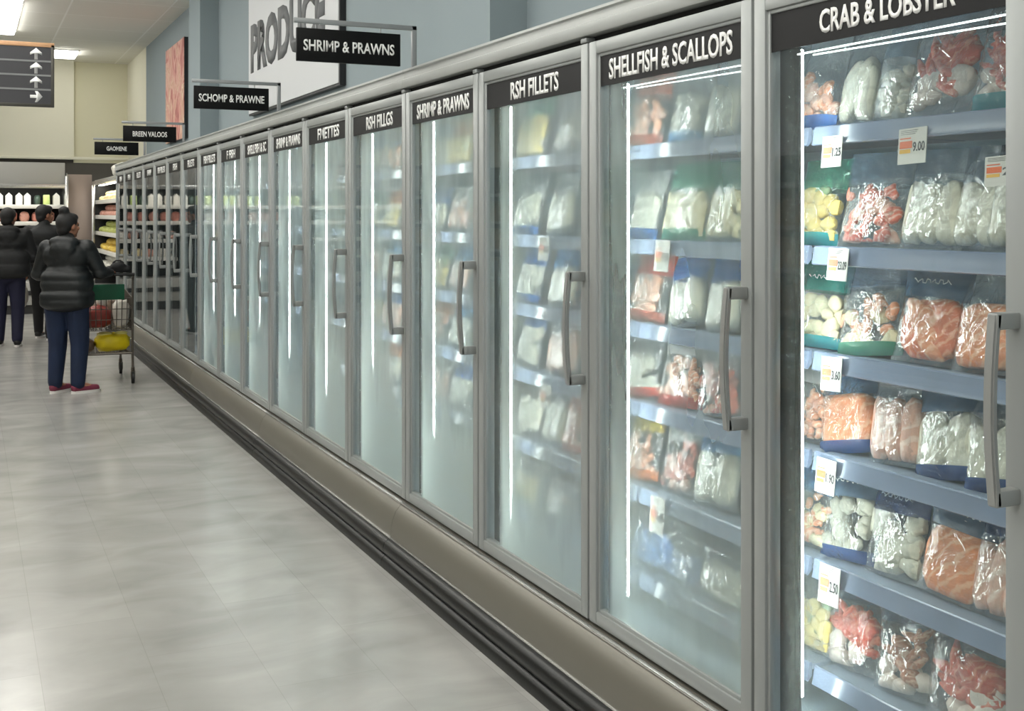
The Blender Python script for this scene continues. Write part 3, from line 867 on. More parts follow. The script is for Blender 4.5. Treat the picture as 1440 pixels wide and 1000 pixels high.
# ------------------------------------------------------------------ blade signs over the freezers
def blade_sign(y, txt, label, wtxt, cap=.05):
    t = thing('hanging_sign', label, 'hanging sign', (1.85, y, 2.257), 0, 'black hanging signs over the freezers')
    bm = bmesh.new()
    zt = 2.458 - 2.257
    box(bm, -.012, .012, -.008, .008, 0, zt, .003); box(bm, -.56, .012, -.008, .008, zt - .022, zt, .003)
    box(bm, -.03, .03, -.02, .02, 0, .006)
    mk('bracket', bm, TUBEG, t)
    bm = bmesh.new()
    for x in (-.46, -.16): tube(bm, [(x, 0, zt - .02), (x, 0, .155)], .003, 6)
    mk('hanger', bm, TUBEG, t)
    mk('board', box(bmesh.new(), -.548, -.068, -.009, .009, .012, .158, .002), SIGNB, t)
    mk('lettering', place(text_bm(txt, cap, wtxt, bold=.02), FRONT, (-.308, -.0092, .083)), WHITE, t, sharp=0)
blade_sign(5.0, 'SHRIMP & PRAWNS', 'large black hanging sign reading shrimp and prawns before the white board', .42)
blade_sign(7.55, 'SCHOMP & PRAWNE', 'second black hanging sign, with a long white blurred name', .42)
blade_sign(11.27, 'BREEN VALOOS', 'third black hanging sign, in front of the meat picture', .31)
blade_sign(13.95, 'GAOMENE', 'smallest and most distant black hanging sign over the freezers', .22)

# ------------------------------------------------------------------ wall pictures
t = thing('wall_sign', 'big white board with grey word produce on the blue wall', 'wall sign', (WALL, (11.73 + 8.57) / 2, 2.58))
mk('backing', box(bmesh.new(), -.05, 0, -1.58, 1.58, 0, 1.55), BOARDE, t)
mk('board', box(bmesh.new(), -.056, -.05, -1.56, 1.565, .02, 1.53), BOARD, t)
mk('lettering', place(text_bm('PRODUCE', .49, 2.66, bold=.055, depth=.004), AISLE, (-.056, .13, .655)), PGREY, t, sharp=0)

def meat_mat():
    m = mat('meat_print', S(206, 130, 122), 0.6)
    nt = m.node_tree; N, Lk = nt.nodes.new, nt.links.new
    tc = N('ShaderNodeTexCoord'); mp = N('ShaderNodeMapping'); mp.inputs['Scale'].default_value = (1, 1.7, 1.1); mp.inputs['Rotation'].default_value = (.3, 0, 0); mp.inputs['Location'].default_value = (.4, .2, .9)
    Lk(tc.outputs['Object'], mp.inputs['Vector'])
    n = N('ShaderNodeTexNoise'); n.inputs['Scale'].default_value = 1.7; n.inputs['Detail'].default_value = 5; n.inputs['Distortion'].default_value = 2.6
    Lk(mp.outputs['Vector'], n.inputs['Vector'])
    cr = N('ShaderNodeValToRGB'); e = cr.color_ramp.elements
    e[0].position = .3; e[0].color = S(150, 84, 80); e[1].position = .66; e[1].color = S(232, 214, 190)
    for p, c in ((.40, S(190, 116, 110)), (.5, S(216, 172, 156)), (.58, S(196, 150, 128))):
        q = e.new(p); q.color = c
    Lk(n.outputs['Fac'], cr.inputs[0]); Lk(cr.outputs[0], nt.nodes['Principled BSDF'].inputs['Base Color'])
    return m
t = thing('wall_picture', 'tall picture of pink and red meat on the blue wall', 'picture', (WALL, 16.37, 2.59))
mk('stretcher_frame', box(bmesh.new(), -.05, 0, -.77, .77, 0, 1.33), BOARDE, t)
mk('canvas', box(bmesh.new(), -.056, -.05, -.768, .77, 0.004, 1.326), meat_mat(), t)

# ------------------------------------------------------------------ directory board
DIRB = mat('directory_charcoal', S(54, 54, 58), 0.45)
DIRF = mat('directory_frame', S(74, 72, 66), 0.4, .3)
DIRL = mat('directory_line', S(130, 132, 132), 0.5)
WOOD = mat('wood_cap', S(206, 160, 120), 0.5, var=.12, vscale=4, stretch=(1, 12, 12))
t = thing('directory_board', 'dark hanging aisle directory with four rows and white arrows', 'directory sign', (0, 14.0, 2.79))
x0, x1 = -1.4, .878
hz = .70
mk('panel', box(bmesh.new(), x0, x1 - .03, -.02, .02, .03, hz - .03), DIRB, t)
bm = bmesh.new()
box(bm, x1 - .035, x1, -.03, .03, 0, hz, .004); box(bm, x0 - .03, x0, -.03, .03, 0, hz, .004); box(bm, x0, x1 - .03, -.03, .03, 0, .035, .004)
mk('frame', bm, DIRF, t)
mk('cap_rail', box(bmesh.new(), x0 - .03, x1, -.03, .03, hz - .03, hz + .02, .004), WOOD, t)
bm = bmesh.new()
rh = (hz - .065) / 4
for k in (1, 2, 3): box(bm, x0, x1 - .035, -.026, -.02, .035 + rh * k - .01, .035 + rh * k + .01)
mk('divider', bm, DIRL, t)
for k in range(4):
    bm = bmesh.new()
    zc = .035 + rh * (k + .5)
    s = .062
    pts = [(-.28, -1), (.28, -1), (.28, .1), (1, -.2), (1, .25), (0, 1.1), (-1, .25), (-1, -.2), (-.28, .1)]
    if k == 0: pts = [(q, -p) for p, q in pts]
    vs = [bm.verts.new((x1 - .19 + p * s, -.0205, zc + q * s)) for p, q in pts]
    f = bm.faces.new(vs)
    g = bmesh.ops.extrude_face_region(bm, geom=[f])
    for v in g['geom']:
        if isinstance(v, bmesh.types.BMVert): v.co.y -= .004
    bmesh.ops.recalc_face_normals(bm, faces=bm.faces)
    mk('arrow', bm, WHITE, t, sharp=0)
bm = bmesh.new()
for x in (-1.1, -.2): tube(bm, [(x, 0, hz), (x, 0, CEIL - 2.79)], .006, 8)
mk('hanging_rod', bm, TUBEG, t)

# ------------------------------------------------------------------ coolers at the back
CFASC = mat('cooler_fascia', S(178, 178, 174), .45, .1)
CDARK = mat('cooler_dark', S(44, 44, 44), .6)
CSHELF = mat('cooler_shelf_white', S(238, 236, 228), .4)
CSTEEL = mat('cooler_steel', S(178, 162, 152), .5, .2)
CLED = mat('cooler_light', S(250, 250, 245), .4, emit=(1, .98, .92, 1), estr=14)
PACKC = {k: mat('pack_' + k, c, .4, var=.15, vscale=14) for k, c in {
    'green': S(206, 224, 140), 'white': S(234, 232, 222), 'dark': S(66, 84, 74), 'pink': S(226, 168, 150), 'rose': S(212, 142, 126), 'cream': S(238, 220, 168), 'yellow': S(230, 204, 110), 'lime': S(200, 206, 120), 'banana': S(236, 204, 96)}.items()}
FX0, FX1, FY = -4.6, 1.46, 19.9
t = thing('wall_cooler', 'long open wall cooler across the back with lit white shelves', 'cooler', (FX1, FY, 0))
Wc = FX1 - FX0
mk('fascia', box(bmesh.new(), -Wc, -.05, 0, .9, 2.04, 2.41, .01), CFASC, t)
mk('fascia_lip', box(bmesh.new(), -Wc, -.05, -.03, 0, 2.0, 2.07, .008), STRIP, t)
mk('back_panel', box(bmesh.new(), -Wc, -.05, .86, .9, .3, 2.04), CDARK, t)
bm = bmesh.new(); box(bm, -.05, 0, -.04, .9, 0, 2.2, .01); box(bm, -Wc - .05, -Wc, -.04, .9, 0, 2.2, .01)
mk('end_panel', bm, STRIP, t)
mk('base', box(bmesh.new(), -Wc, -.05, 0, .9, .14, .52, .02), CFASC, t)
mk('kick', box(bmesh.new(), -Wc, -.05, .05, .9, 0, .14), CDARK, t)
mk('bumper', box(bmesh.new(), -Wc, -.05, -.03, 0, .3, .37, .01), CDARK, t)
FSH = [1.73, 1.46, 1.16, .86]
for z in FSH:
    sh = mk('shelf', box(bmesh.new(), -Wc, -.05, .22, .86, z - .03, z), CSHELF, t)
    mk('price_rail', box(bmesh.new(), -Wc, -.05, .2, .22, z - .055, z + .01, .003), CSHELF, sh)
bm = bmesh.new()
box(bm, -Wc + .1, -.15, .06, .12, 2.02, 2.038)
mk('light_tube', bm, CLED, t)

def pack_mesh(kind, seed, wx, dy, hz_):
    bm = bmesh.new()
    if kind == 'box':
        box(bm, -wx / 2, wx / 2, -dy / 2, dy / 2, 0, hz_, min(wx, hz_) * .12)
    elif kind == 'carton':
        prof2 = [(-wx / 2, 0), (wx / 2, 0), (wx / 2, hz_ * .75), (0, hz_), (-wx / 2, hz_ * .75)]
        prof(bm, prof2, -dy / 2, dy / 2)
    else:
        blob(bm, (0, 0, hz_ / 2), (wx / 2, dy / 2, hz_ / 2), None, .18, 2.5, seed, 2, power=.7)
    me = bpy.data.meshes.new('pack'); bm.normal_update(); bm.to_mesh(me); bm.free(); me.shade_smooth(); me.set_sharp_from_angle(angle=.7)
    return me
PM = {(k, s): pack_mesh(k, s, 1, 1, 1) for k in ('box', 'carton', 'lump') for s in (0, 1)}
for (k, s), me in PM.items(): me.materials.append(PACKC['white'])
def pack(kind, s, m, loc, size, label, cat, group, rz=0):
    o = bpy.data.objects.new({'box': 'food_tray', 'carton': 'carton', 'lump': 'produce_bag'}[kind], PM[(kind, s)])
    C.objects.link(o)
    o.location = loc; o.scale = size; o.rotation_euler = (0, 0, rz)
    o.material_slots[0].link = 'OBJECT'; o.material_slots[0].material = PACKC[m]
    tag(o, label, cat, group)
R = random.Random(3)
n_ = 0
for si, z in enumerate(FSH):
    x = FX0 + .12
    while x < FX1 - .16:
        if si == 0:
            k = R.choice(['green', 'green', 'white', 'dark', 'white'])
            kd = 'carton' if k == 'white' else ('lump' if k == 'dark' else 'box')
            sz = (.10, .2, .17 if k != 'white' else .2)
            gp = 'vegetable packs on the top shelf of the back cooler'
            lb = {'green': 'pale green pack on the top shelf of the back cooler', 'white': 'white carton on the top shelf of the back cooler', 'dark': 'dark leafy bag on the top shelf of the back cooler'}[k]
        elif si == 1:
            k = R.choice(['pink', 'rose', 'pink', 'white'])
            kd = 'lump'; sz = (.15, .2, .17)
            gp = 'meat packs on the second shelf of the back cooler'
            lb = {'pink': 'pale pink meat pack on the second shelf of the back cooler', 'rose': 'deeper pink meat pack on the second shelf of the back cooler', 'white': 'white pack among the pink meat of the back cooler'}[k]
        else:
            k = R.choice(['white', 'pink', 'cream'])
            kd = 'lump'; sz = (.17, .2, .15)
            gp = 'packs on the lower shelves of the back cooler'
            lb = {'white': 'white pack on a lower shelf of the back cooler', 'pink': 'pink pack on a lower shelf of the back cooler', 'cream': 'cream pack on a lower shelf of the back cooler'}[k]
        if x > -1.8:
            pack(kd, R.randrange(2), k, (x + sz[0] / 2, FY + .36, z + .001), sz, lb, 'food pack', gp)
        x += sz[0] + R.uniform(.02, .05)

# steel panel between the back cooler and the side shelves
t = thing('steel_panel', 'plain steel end panel between back cooler and side shelves', 'panel', (1.66, 20.35, 0))
mk('sheet', box(bmesh.new(), -.18, .2, 0, .04, 0, 2.24, .004), CSTEEL, t)
mk('edge_trim', box(bmesh.new(), -.195, -.18, -.01, .05, 0, 2.26, .003), STRIP, t)

# open side cooler beyond the freezers
SY0, SY1 = BY[17] + .06, 20.2
t = thing('side_cooler', 'open shelf cooler of yellow produce past the freezer doors', 'cooler', (1.84, SY0, 0))
Ls = SY1 - SY0
bm = bmesh.new(); box(bm, 0, .05, Ls - .05, Ls, .1, 2.12, .005); box(bm, 0, .05, 0, .05, .1, 2.12, .005); box(bm, 0, .05, .05, Ls - .05, 2.06, 2.12, .005)
mk('frame', bm, STRIP, t)
bm = bmesh.new(); box(bm, .72, .76, 0, Ls, 0, 2.1); box(bm, .05, .72, Ls - .03, Ls, 0, 2.1)
mk('back_panel', bm, CDARK, t)
mk('base', box(bmesh.new(), 0, .72, 0, Ls - .03, 0, .45, .02), CFASC, t)
mk('top', box(bmesh.new(), .05, .76, 0, Ls, 2.1, 2.14), CFASC, t)
SSH = [1.80, 1.56, 1.30, 1.02, .76]
for z in SSH:
    sh = mk('shelf', box(bmesh.new(), .08, .72, .05, Ls - .04, z - .03, z), CSHELF, t)
    mk('price_rail', box(bmesh.new(), .055, .08, .05, Ls - .04, z - .05, z + .012, .003), CSHELF, sh)
mk('light_tube', box(bmesh.new(), .1, .15, .1, Ls - .1, 2.05, 2.06), CLED, t)
SC_ROW = [('cream', 'cream wrapped pack'), ('pink', 'pale pink pack'), ('lime', 'lime yellow produce bag'), ('banana', 'golden yellow produce bag'), ('white', 'white wrapped pack')]
for si, z in enumerate(SSH):
    k, ds = SC_ROW[si]
    lab = '%s on the %s shelf of the side cooler' % (ds, ['top', 'second', 'third', 'fourth', 'lowest'][si])
    for layer in (0, 1):
        y = SY0 + .10 + .06 * layer
        while y < SY1 - .2:
            sz = (.16, R.uniform(.10, .15), R.uniform(.075, .10))
            pack('lump', R.randrange(2), k, (1.84 + .17 + .09 * layer + R.uniform(0, .03), y + sz[1] / 2, z + .078 * layer), sz, lab, 'food pack', '%ss on the side cooler' % ds, R.uniform(-.2, .2))
            y += sz[1] + .012
t = thing('storage_bag', 'white bundled bag lying on top of the side cooler', 'bag', (2.02, 17.6, 2.14))
bm = bmesh.new(); blob(bm, (0, 0, .09), (.14, .4, .11), None, .25, 2, 3, 3); fuse('sack', bm, PACKC['white'], t, .02, 3)
bm = bmesh.new(); tube(bm, [(-.02, .38, .1), (-.03, .44, .13), (-.02, .47, .17)], [.03, .02, .03], 8); mk('tied_neck', bm, PACKC['white'], t, sharp=0)

# gondola across the aisle, seen only as reflections in the doors
t = thing('grocery_shelving', 'dark stocked shelving opposite, mirrored in the freezer doors', 'shelving', (-2.3, 1.0, 0))
GD = 16.0
bm = bmesh.new(); box(bm, -.5, -.46, 0, GD, 0, 2.1); mk('back_panel', bm, CDARK, t)
mk('base', box(bmesh.new(), -.46, 0, 0, GD, 0, .16), CDARK, t)
for z in (.45, .8, 1.15, 1.5, 1.85):
    mk('shelf', box(bmesh.new(), -.46, 0, 0, GD, z - .03, z), CFASC, t)
bm = bmesh.new()
for z in (.16, .45, .8, 1.15, 1.5):
    y = .02
    while y < GD - .3:
        d = R.uniform(.1, .24); h_ = R.uniform(.14, .26)
        box(bm, -.4, -.04 - R.uniform(0, .08), y, y + d, z + .001, z + h_); y += d + .012
GM = mat('mixed_groceries', S(150, 130, 96), .5, var=.7, vscale=1.4)
o = mk('mixed_groceries', bm, GM, None, loc=(-2.3, 1.0, 0))
tag(o, 'mixed boxed groceries filling the shelving opposite the freezers', 'groceries', None, 'stuff')

# ------------------------------------------------------------------ people
SKIN = mat('skin', S(176, 124, 98), .55, var=.05)
HAIR = mat('black_hair', S(16, 14, 14), .5, bump=.4, bscale=90, stretch=(6, 6, 1))
PUFF = mat('puffer_black_green', S(11, 16, 18), .5, bump=.15, bscale=30)
JACK = mat('black_jacket', S(10, 11, 13), .7, bump=.1, bscale=60)
JACK2 = mat('charcoal_jacket', S(11, 14, 16), .7, bump=.1, bscale=60)
DENIM = mat('blue_denim', S(13, 30, 58), .8, var=.18, vscale=6, bump=.1, bscale=160)
DENIM2 = mat('dark_blue_denim', S(14, 15, 44), .8, var=.15)
BLKP = mat('black_trousers', S(16, 16, 18), .8)
SOLE = mat('white_sole', S(220, 216, 212), .6)
SHOER = mat('maroon_shoe', S(120, 44, 66), .6, var=.15)
SHOEB = mat('black_shoe', S(18, 18, 18), .6)
EYEW = mat('eye', S(30, 24, 22), .3)
V = Vector

def person(label, loc, rz, H, jacket, trousers, shoe, hands, head_turn, bun=False, step=.0, hood=True, puff=False, hem=.74, widthk=1.0, legk=1.0, feet=(0, 0)):
    k = H / 1.62
    P = thing('person', label, 'person', loc, rz)
    q = lambda x, y, z: V((x * k, y * k, z * k))
    hip = [q(-.095, 0, .84), q(.095, 0, .84)]
    knee = [q(-.10, .02 + step * .5, .46), q(.10, .03 - step * .5, .46)]
    ank = [q(-.105, -.02 + step, .085), q(.105, -.0 - step, .085)]
    sh = [q(-.18, 0, 1.33), q(.18, 0, 1.33)]
    elb = [h[0] for h in hands]; wri = [h[1] for h in hands]
    hc = q(0, .03, 1.505)
    Rh = Matrix.Rotation(head_turn, 3, 'Z')
    # body: one continuous skin
    bm = bmesh.new()
    blob(bm, q(0, 0, .90), (.145 * k, .10 * k, .12 * k)); blob(bm, q(0, .0, 1.05), (.125 * k, .09 * k, .16 * k)); blob(bm, q(0, .0, 1.22), (.15 * k, .10 * k, .15 * k))
    capsule(bm, sh[0] - V((0, 0, .03)), sh[1] - V((0, 0, .03)), .045 * k, .045 * k)
    capsule(bm, q(0, 0, 1.33), q(0, .02, 1.45), .056 * k, .05 * k)
    for i in (0, 1):
        capsule(bm, sh[i] - V((0, 0, .03)), elb[i], .045 * k, .036 * k); capsule(bm, elb[i], wri[i], .038 * k, .027 * k)
        capsule(bm, hip[i], knee[i], .085 * k, .055 * k); capsule(bm, knee[i], ank[i], .055 * k, .036 * k)
        capsule(bm, ank[i], ank[i] + Matrix.Rotation(feet[i], 3, 'Z') @ V((0, .12 * k, -.045 * k)), .036 * k, .03 * k)
        # hand: palm, four fingers and a thumb
        d = (wri[i] - elb[i]).normalized()
        fd = hands[i][2] if len(hands[i]) > 2 else d          # finger direction
        sidev = d.cross(V((0, 0, 1)));
        if sidev.length < .2: sidev = V((0, 1, 0))
        sidev.normalize()
        palm = wri[i] + d * .045
        capsule(bm, wri[i] + d * .015 - sidev * .016, palm - sidev * .022, .016, .015); capsule(bm, wri[i] + d * .015 + sidev * .016, palm + sidev * .022, .016, .015); capsule(bm, wri[i], palm, .02, .017)
        for f in range(4):
            o_ = sidev * (-.03 + .02 * f)
            ln = (.034, .042, .039, .030)[f]
            a = palm + o_ + d * .012; b_ = a + d * ln; c_ = b_ + (d * .3 + fd).normalized() * ln * .8
            capsule(bm, a, b_, .0095, .009); capsule(bm, b_, c_, .009, .0075)
        tb = wri[i] + d * .03 - sidev * .03
        capsule(bm, tb, tb - sidev * .025 + d * .02, .011, .0095); capsule(bm, tb - sidev * .025 + d * .02, tb - sidev * .03 + d * .045 + fd * .01, .0095, .008)
    # head with jaw, nose, ears, lips
    def hp(x, y, z): return hc + Rh @ V((x * k, y * k, z * k))
    def hb(c, r, sub=2): blob(bm, c, tuple(v * k for v in r), Rh, sub=sub)
    hb(hp(0, -.01, .02), (.074, .092, .098), 3); hb(hp(0, .035, -.04), (.056, .056, .068)); hb(hp(0, .06, -.085), (.03, .028, .022))
    hb(hp(0, .096, -.018), (.011, .018, .024)); hb(hp(0, .088, .012), (.008, .01, .028)); hb(hp(0, .087, -.055), (.023, .012, .009)); hb(hp(0, .076, .022), (.05, .02, .012))
    for s_ in (-1, 1):
        hb(hp(s_ * .076, -.005, -.008), (.010, .022, .033)); hb(hp(s_ * .042, .064, -.022), (.022, .02, .02))
    body = fuse('body', bm, SKIN, P, .0075, 3)
    for s_ in (-1, 1):
        bm = bmesh.new(); blob(bm, hp(s_ * .03, .079, .008), (.011 * k, .009 * k, .008 * k), Rh); mk('eye', bm, EYEW, P, sharp=0)
    # hair
    bm = bmesh.new()
    hb(hp(0, -.026, .032), (.086, .094, .098), 3); hb(hp(0, -.06, -.03), (.07, .05, .07)); hb(hp(0, .03, .075), (.066, .06, .046))
    for s_ in (-1, 1): hb(hp(s_ * .062, -.01, .045), (.022, .06, .045))
    if bun: hb(hp(0, -.05, .14), (.048, .05, .042))
    fuse('hair', bm, HAIR, P, .009, 2)
    # jacket
    bm = bmesh.new()
    wk = widthk
    tz = hem + .1
    for z, rx, ry in ((tz, .21, .165), (.97, .205, .155), (1.09, .195, .148), (1.2, .195, .145), (1.29, .175, .125)):
        blob(bm, q(0, 0, z), (rx * wk * k, ry * wk * k, .115 * k))
    blob(bm, q(0, 0, hem + .10), (.222 * wk * k, .178 * wk * k, .115 * k), sub=3, power=.7)
    blob(bm, q(0, 0, 1.0), (.215 * wk * k, .165 * wk * k, .15 * k), sub=3, power=.7)
    blob(bm, q(0, -.005, 1.24), (.205 * wk * k, .14 * k, .13 * k), sub=3, power=.85)
    capsule(bm, sh[0] - V((0, 0, .02)), sh[1] - V((0, 0, .02)), .076 * k, .076 * k)
    capsule(bm, q(0, -.01, 1.34), q(0, .0, 1.395), .085 * k, .066 * k)
    if hood:
        blob(bm, q(0, -.085, 1.365), (.14 * k, .07 * k, .06 * k)); blob(bm, q(0, -.12, 1.30), (.12 * k, .055 * k, .085 * k)); blob(bm, q(0, -.12, 1.25), (.08 * k, .05 * k, .08 * k))
    for i in (0, 1):
        capsule(bm, sh[i] - V((0, 0, .02)), elb[i], .074 * k * wk, .066 * k * wk); capsule(bm, elb[i], wri[i] - (wri[i] - elb[i]).normalized() * .01, .068 * k * wk, .044 * k)
    rg = None
    if puff:
        def rg(c):
            return .007 * (abs(math.sin((c.z / k) * PI / .085)) - .3) if c.z < 1.12 * k else 0.0
    fuse('jacket', bm, jacket, P, .010, 3, rg)
    # trousers, clipped at the ankle
    bm = bmesh.new()
    blob(bm, q(0, -.01, .85), (.165 * k * legk, .13 * k, .13 * k))
    for i in (0, 1):
        capsule(bm, hip[i], knee[i], .10 * k * legk, .076 * k * legk); capsule(bm, knee[i], ank[i] + V((0, 0, .01)), .076 * k * legk, .058 * k * legk)
        blob(bm, hip[i] + V((0, -.045 * k, .02 * k)), (.10 * k, .09 * k, .11 * k))
    fuse('trousers', bm, trousers, P, .011, 3)
    for i in (0, 1):
        a = ank[i]
        bm = bmesh.new()
        capsule(bm, (a.x, a.y - .025, .055), (a.x, a.y + .01, .07), .042, .045)
        capsule(bm, (a.x, a.y - .02, .045), (a.x + (.0 if i else -.0), a.y + .16, .036), .042, .034)
        Rf = Matrix.Rotation(feet[i], 3, 'Z'); ao = V((a.x, a.y, 0))
        for v in bm.verts: v.co = Rf @ (v.co - ao) + ao
        s_ = fuse('shoe', bm, shoe, P, .008, 2)
        bm = bmesh.new()
        pts = []
        for j in range(20):
            an = 2 * PI * j / 20
            pp = Rf @ V((.044 * math.cos(an), .07 + .135 * math.sin(an), 0)) + ao; pts.append((pp.x, pp.y))
        lo = [bm.verts.new((x, y, 0)) for x, y in pts]; hi = [bm.verts.new((x, y, .024)) for x, y in pts]
        for j in range(20): bm.faces.new((lo[j], lo[(j + 1) % 20], hi[(j + 1) % 20], hi[j]))
        bm.faces.new(lo[::-1]); bm.faces.new(hi)
        mk('sole', bm, SOLE, s_)
    return P

# cart first: its handle height decides where the hands go
CW = mat('cart_wire', S(112, 106, 98), .35, .7)
CGRN = mat('cart_green', S(0, 86, 56), .5)
CBLK = mat('cart_black', S(20, 20, 20), .5)
CX, CYY = 1.19, 11.77
t = thing('shopping_cart', 'wire shopping cart with green seat flap beside the freezers', 'shopping cart', (CX, CYY, 0), math.radians(-3))
hw, yr, yf = .235, -.34, .42
bm = bmesh.new()
for s_ in (-1, 1):
    tube(bm, [(s_ * hw, yr - .09, 1.03), (s_ * hw, yr - .03, .99), (s_ * hw, yr + .02, .6), (s_ * hw, yr + .03, .28), (s_ * hw, yr, .15)], .012, 8)
    tube(bm, [(s_ * hw, yr + .03, .27), (s_ * .17, yf, .26)], .011, 8)
    tube(bm, [(s_ * hw, yr + .02, .55), (s_ * .19, yf + .02, .62)], .009, 8)
    tube(bm, [(s_ * .17, yf, .26), (s_ * .17, yf - .03, .15)], .011, 8)
tube(bm, [(-hw, yr + .03, .28), (hw, yr + .03, .28)], .011, 8); tube(bm, [(-.17, yf, .26), (.17, yf, .26)], .011, 8)
mk('frame', bm, CW, t)
bm = bmesh.new(); tube(bm, [(-hw - .01, yr - .09, 1.03), (hw + .01, yr - .09, 1.03)], .014, 10); mk('handle', bm, CBLK, t)
bm = bmesh.new()
def quadwire(p00, p10, p11, p01, nu, nv, r=.004):
    p00, p10, p11, p01 = map(V, (p00, p10, p11, p01))
    for i in range(nu + 1):
        u = i / nu; tube(bm, [p00.lerp(p10, u), p01.lerp(p11, u)], r, 4)
    for j in range(nv + 1):
        v = j / nv; tube(bm, [p00.lerp(p01, v), p10.lerp(p11, v)], r, 4)
b0, b1 = .50, .80
A = [(-hw + .01, yr + .03, b0), (hw - .01, yr + .03, b0), (.18, yf, b0 + .05), (-.18, yf, b0 + .05)]
B = [(-hw, yr + .01, b1), (hw, yr + .01, b1), (.20, yf + .06, b1 + .06), (-.20, yf + .06, b1 + .06)]
quadwire(A[0], A[1], B[1], B[0], 10, 3); quadwire(A[1], A[2], B[2], B[1], 14, 3); quadwire(A[3], A[2], B[2], B[3], 9, 3); quadwire(A[0], A[3], B[3], B[0], 14, 3); quadwire(A[0], A[1], A[2], A[3], 8, 8)
mk('basket', bm, CW, t)
mk('seat_flap', box(bmesh.new(), -hw + .03, hw - .075, yr - .015, yr - .003, .79, .935, .004), CGRN, t)
bm = bmesh.new()
quadwire((-hw, yr + .03, .28), (hw, yr + .03, .28), (.17, yf, .27), (-.17, yf, .27), 10, 10, .003)
mk('lower_rack', bm, CW, t)
for (x, y) in ((-hw, yr), (hw, yr), (-.17, yf - .03), (.17, yf - .03)):
    bm = bmesh.new(); tube(bm, [(x, y, .15), (x, y, .11)], .016, 8)
    for s_ in (-1, 1): box(bm, x + s_ * .017 - .002, x + s_ * .017 + .002, y - .045, y + .012, .045, .12)
    fk = mk('caster', bm, CW, t)
    bm = bmesh.new(); tube(bm, [(x - .013, y - .025, .056), (x + .013, y - .025, .056)], .055, 18); mk('wheel', bm, CBLK, fk)
cm = Matrix.Rotation(math.radians(-3), 3, 'Z')
def on_cart(x, y, z): return tuple(cm @ V((x, y, 0)) + V((CX, CYY, z)))
def softpack(name, label, cat, xyz, rad, m, seed=1, fold=None, group=None):
    o = thing(name, label, cat, on_cart(*xyz), 0, group)
    bm = bmesh.new(); blob(bm, (0, 0, rad[2]), rad, None, .2, 2.2, seed, 3, power=.75); mk('wrapper', bm, m, o, sharp=0)
    if fold is not None:
        bm = bmesh.new(); blob(bm, (-rad[0] * .4, -rad[1] * .2, rad[2] * 1.9), (rad[0] * .45, rad[1] * .5, rad[2] * .28), None, .25, 3, seed, 2); blob(bm, (rad[0] * .5, 0, rad[2] * 1.9), (rad[0] * .38, rad[1] * .5, rad[2] * .25), None, .25, 3, seed + 2, 2)
        mk('folded_top', bm, fold, o, sharp=0)
    return o
YEL = mat('yellow_bag', S(232, 206, 20), .4, var=.1); PALEY = mat('pale_yellow', S(240, 232, 140), .4)
REDG = mat('red_pack', S(150, 56, 46), .4, var=.3, vscale=10); BRN = mat('brown_pack', S(96, 76, 60), .5, var=.3, vscale=10); WHT = mat('white_pack', S(215, 208, 196), .4, var=.15, vscale=10)
softpack('grocery_bag', 'bright yellow grocery bag on the lower rack of the cart', 'grocery bag', (.06, -.12, .285), (.165, .12, .088), YEL, 2, PALEY)
softpack('grocery_pack', 'dark brown pack left of the yellow bag on the cart', 'grocery pack', (-.155, -.1, .285), (.06, .12, .06), BRN, 4)
softpack('grocery_pack', 'small red pack right behind the yellow bag on the cart', 'grocery pack', (.15, .14, .285), (.045, .09, .05), REDG, 5)
softpack('grocery_pack', 'red and brown pack low in the cart basket', 'grocery pack', (-.07, -.17, .515), (.135, .10, .105), REDG, 6)
softpack('grocery_pack', 'white pack leaning at the right of the cart basket', 'grocery pack', (.135, -.2, .515), (.08, .07, .135), WHT, 7)
softpack('grocery_pack', 'small white pack on top of the red basket pack', 'grocery pack', (-.03, -.16, .715), (.05, .05, .045), WHT, 8)
softpack('grocery_pack', 'brown pack at the front of the cart basket', 'grocery pack', (.02, .14, .56), (.14, .16, .1), BRN, 9)
o = thing('hand_bag', 'black hand bag resting on the cart handle', 'bag', on_cart(.10, -.42, 1.044))
bm = bmesh.new()
capsule(bm, (-.08, 0, .035), (.08, 0, .035), .035, .035); blob(bm, (0, 0, .06), (.075, .05, .045)); fuse('pouch', bm, JACK, o, .008, 3)
bm = bmesh.new(); tube(bm, [(-.05, 0, .09), (-.02, .005, .115), (.02, .005, .115), (.05, 0, .09)], .008, 8); mk('strap', bm, CBLK, o, sharp=0)

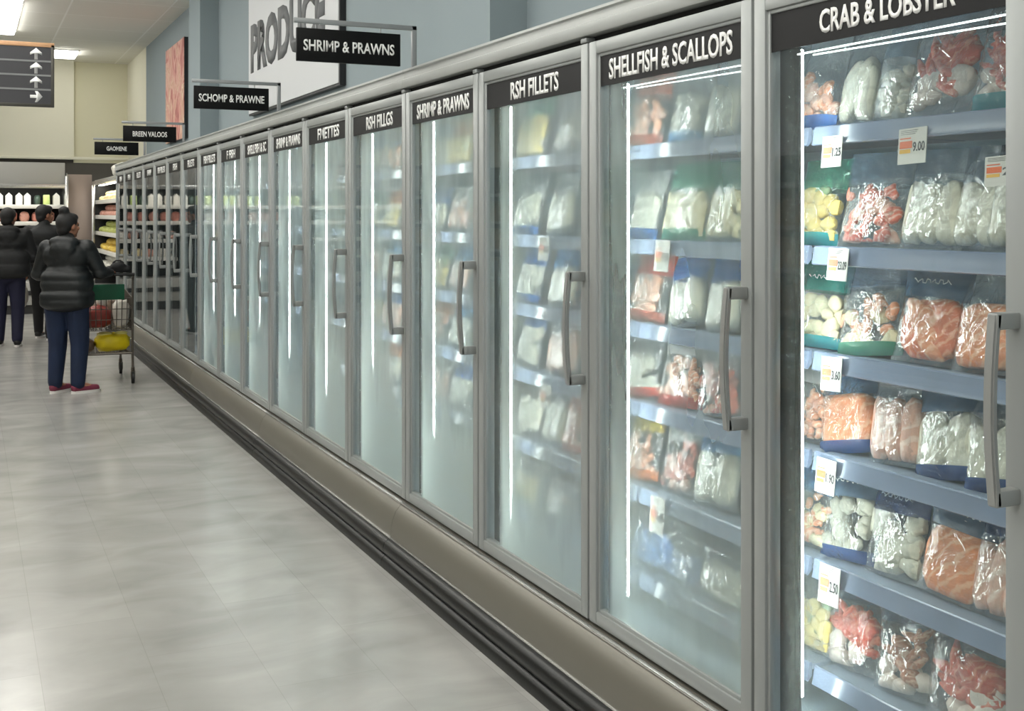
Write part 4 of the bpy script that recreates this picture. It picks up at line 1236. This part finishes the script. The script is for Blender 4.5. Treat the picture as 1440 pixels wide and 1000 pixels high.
# woman pushing the cart (arms in her own frame; she faces a little to the right)
rzw = math.radians(-24)
wl = V((.80, 11.02, 0))
def into(p): return Matrix.Rotation(-rzw, 3, 'Z') @ (V(p) - wl)
hR = into(on_cart(.02, yr - .155, 1.055)); hL = into(on_cart(-.19, yr - .14, 1.05))
person('person in black puffer jacket and blue jeans pushing the shopping cart', wl, rzw, 1.60, PUFF, DENIM, SHOER,
       [(V((-.27, .05, 1.06)), hL, V((0, .3, -1))), (V((.27, .06, 1.07)), hR, V((0, .3, -1)))], math.radians(-32), bun=True, step=.02, puff=True, hem=.75, widthk=1.03, legk=1.16, feet=(-.35, -.85))
# man behind with a light carrier bag
ml = V((.88, 15.9, 0)); rzm = math.radians(-20)
person('person in black jacket and dark trousers carrying a light bag', ml, rzm, 1.70, JACK2, BLKP, SHOEB,
       [(V((-.27, -.03, 1.08)), V((-.27, .06, .86)), V((0, .2, -1))), (V((.26, .06, 1.08)), V((.14, .26, 1.12)), V((-.3, .8, .2)))], math.radians(-45), step=.14, hood=False, hem=.86)
hb_ = ml + Matrix.Rotation(rzm, 3, 'Z') @ V((-.285, .09, .81))
o = thing('carrier_bag', 'pale grey carrier bag hanging from a hand', 'carrier bag', (hb_.x, hb_.y, .40))
bm = bmesh.new(); blob(bm, (0, 0, .15), (.06, .11, .15), None, .25, 2, 4, 3); blob(bm, (0, 0, .30), (.03, .07, .08), None, .2, 2, 5, 2); fuse('sack', bm, WHT, o, .012, 3)
bm = bmesh.new(); tube(bm, [(0, -.03, .34), (0, -.008, .41), (0, .008, .41), (0, .03, .34)], .006, 6); mk('handle', bm, WHT, o, sharp=0)
# person cut by the left edge of the frame
person('person in black coat and dark jeans beside the left edge', V((.44, 15.2, 0)), math.radians(-8), 1.66, JACK, DENIM2, SHOEB,
       [(V((-.27, .03, 1.06)), V((-.2, .22, 1.0)), V((0, .6, -.4))), (V((.27, .03, 1.07)), V((.2, .24, 1.02)), V((0, .6, -.4)))], math.radians(-20), step=.07, hem=.80, hood=True, widthk=1.15, legk=1.1)
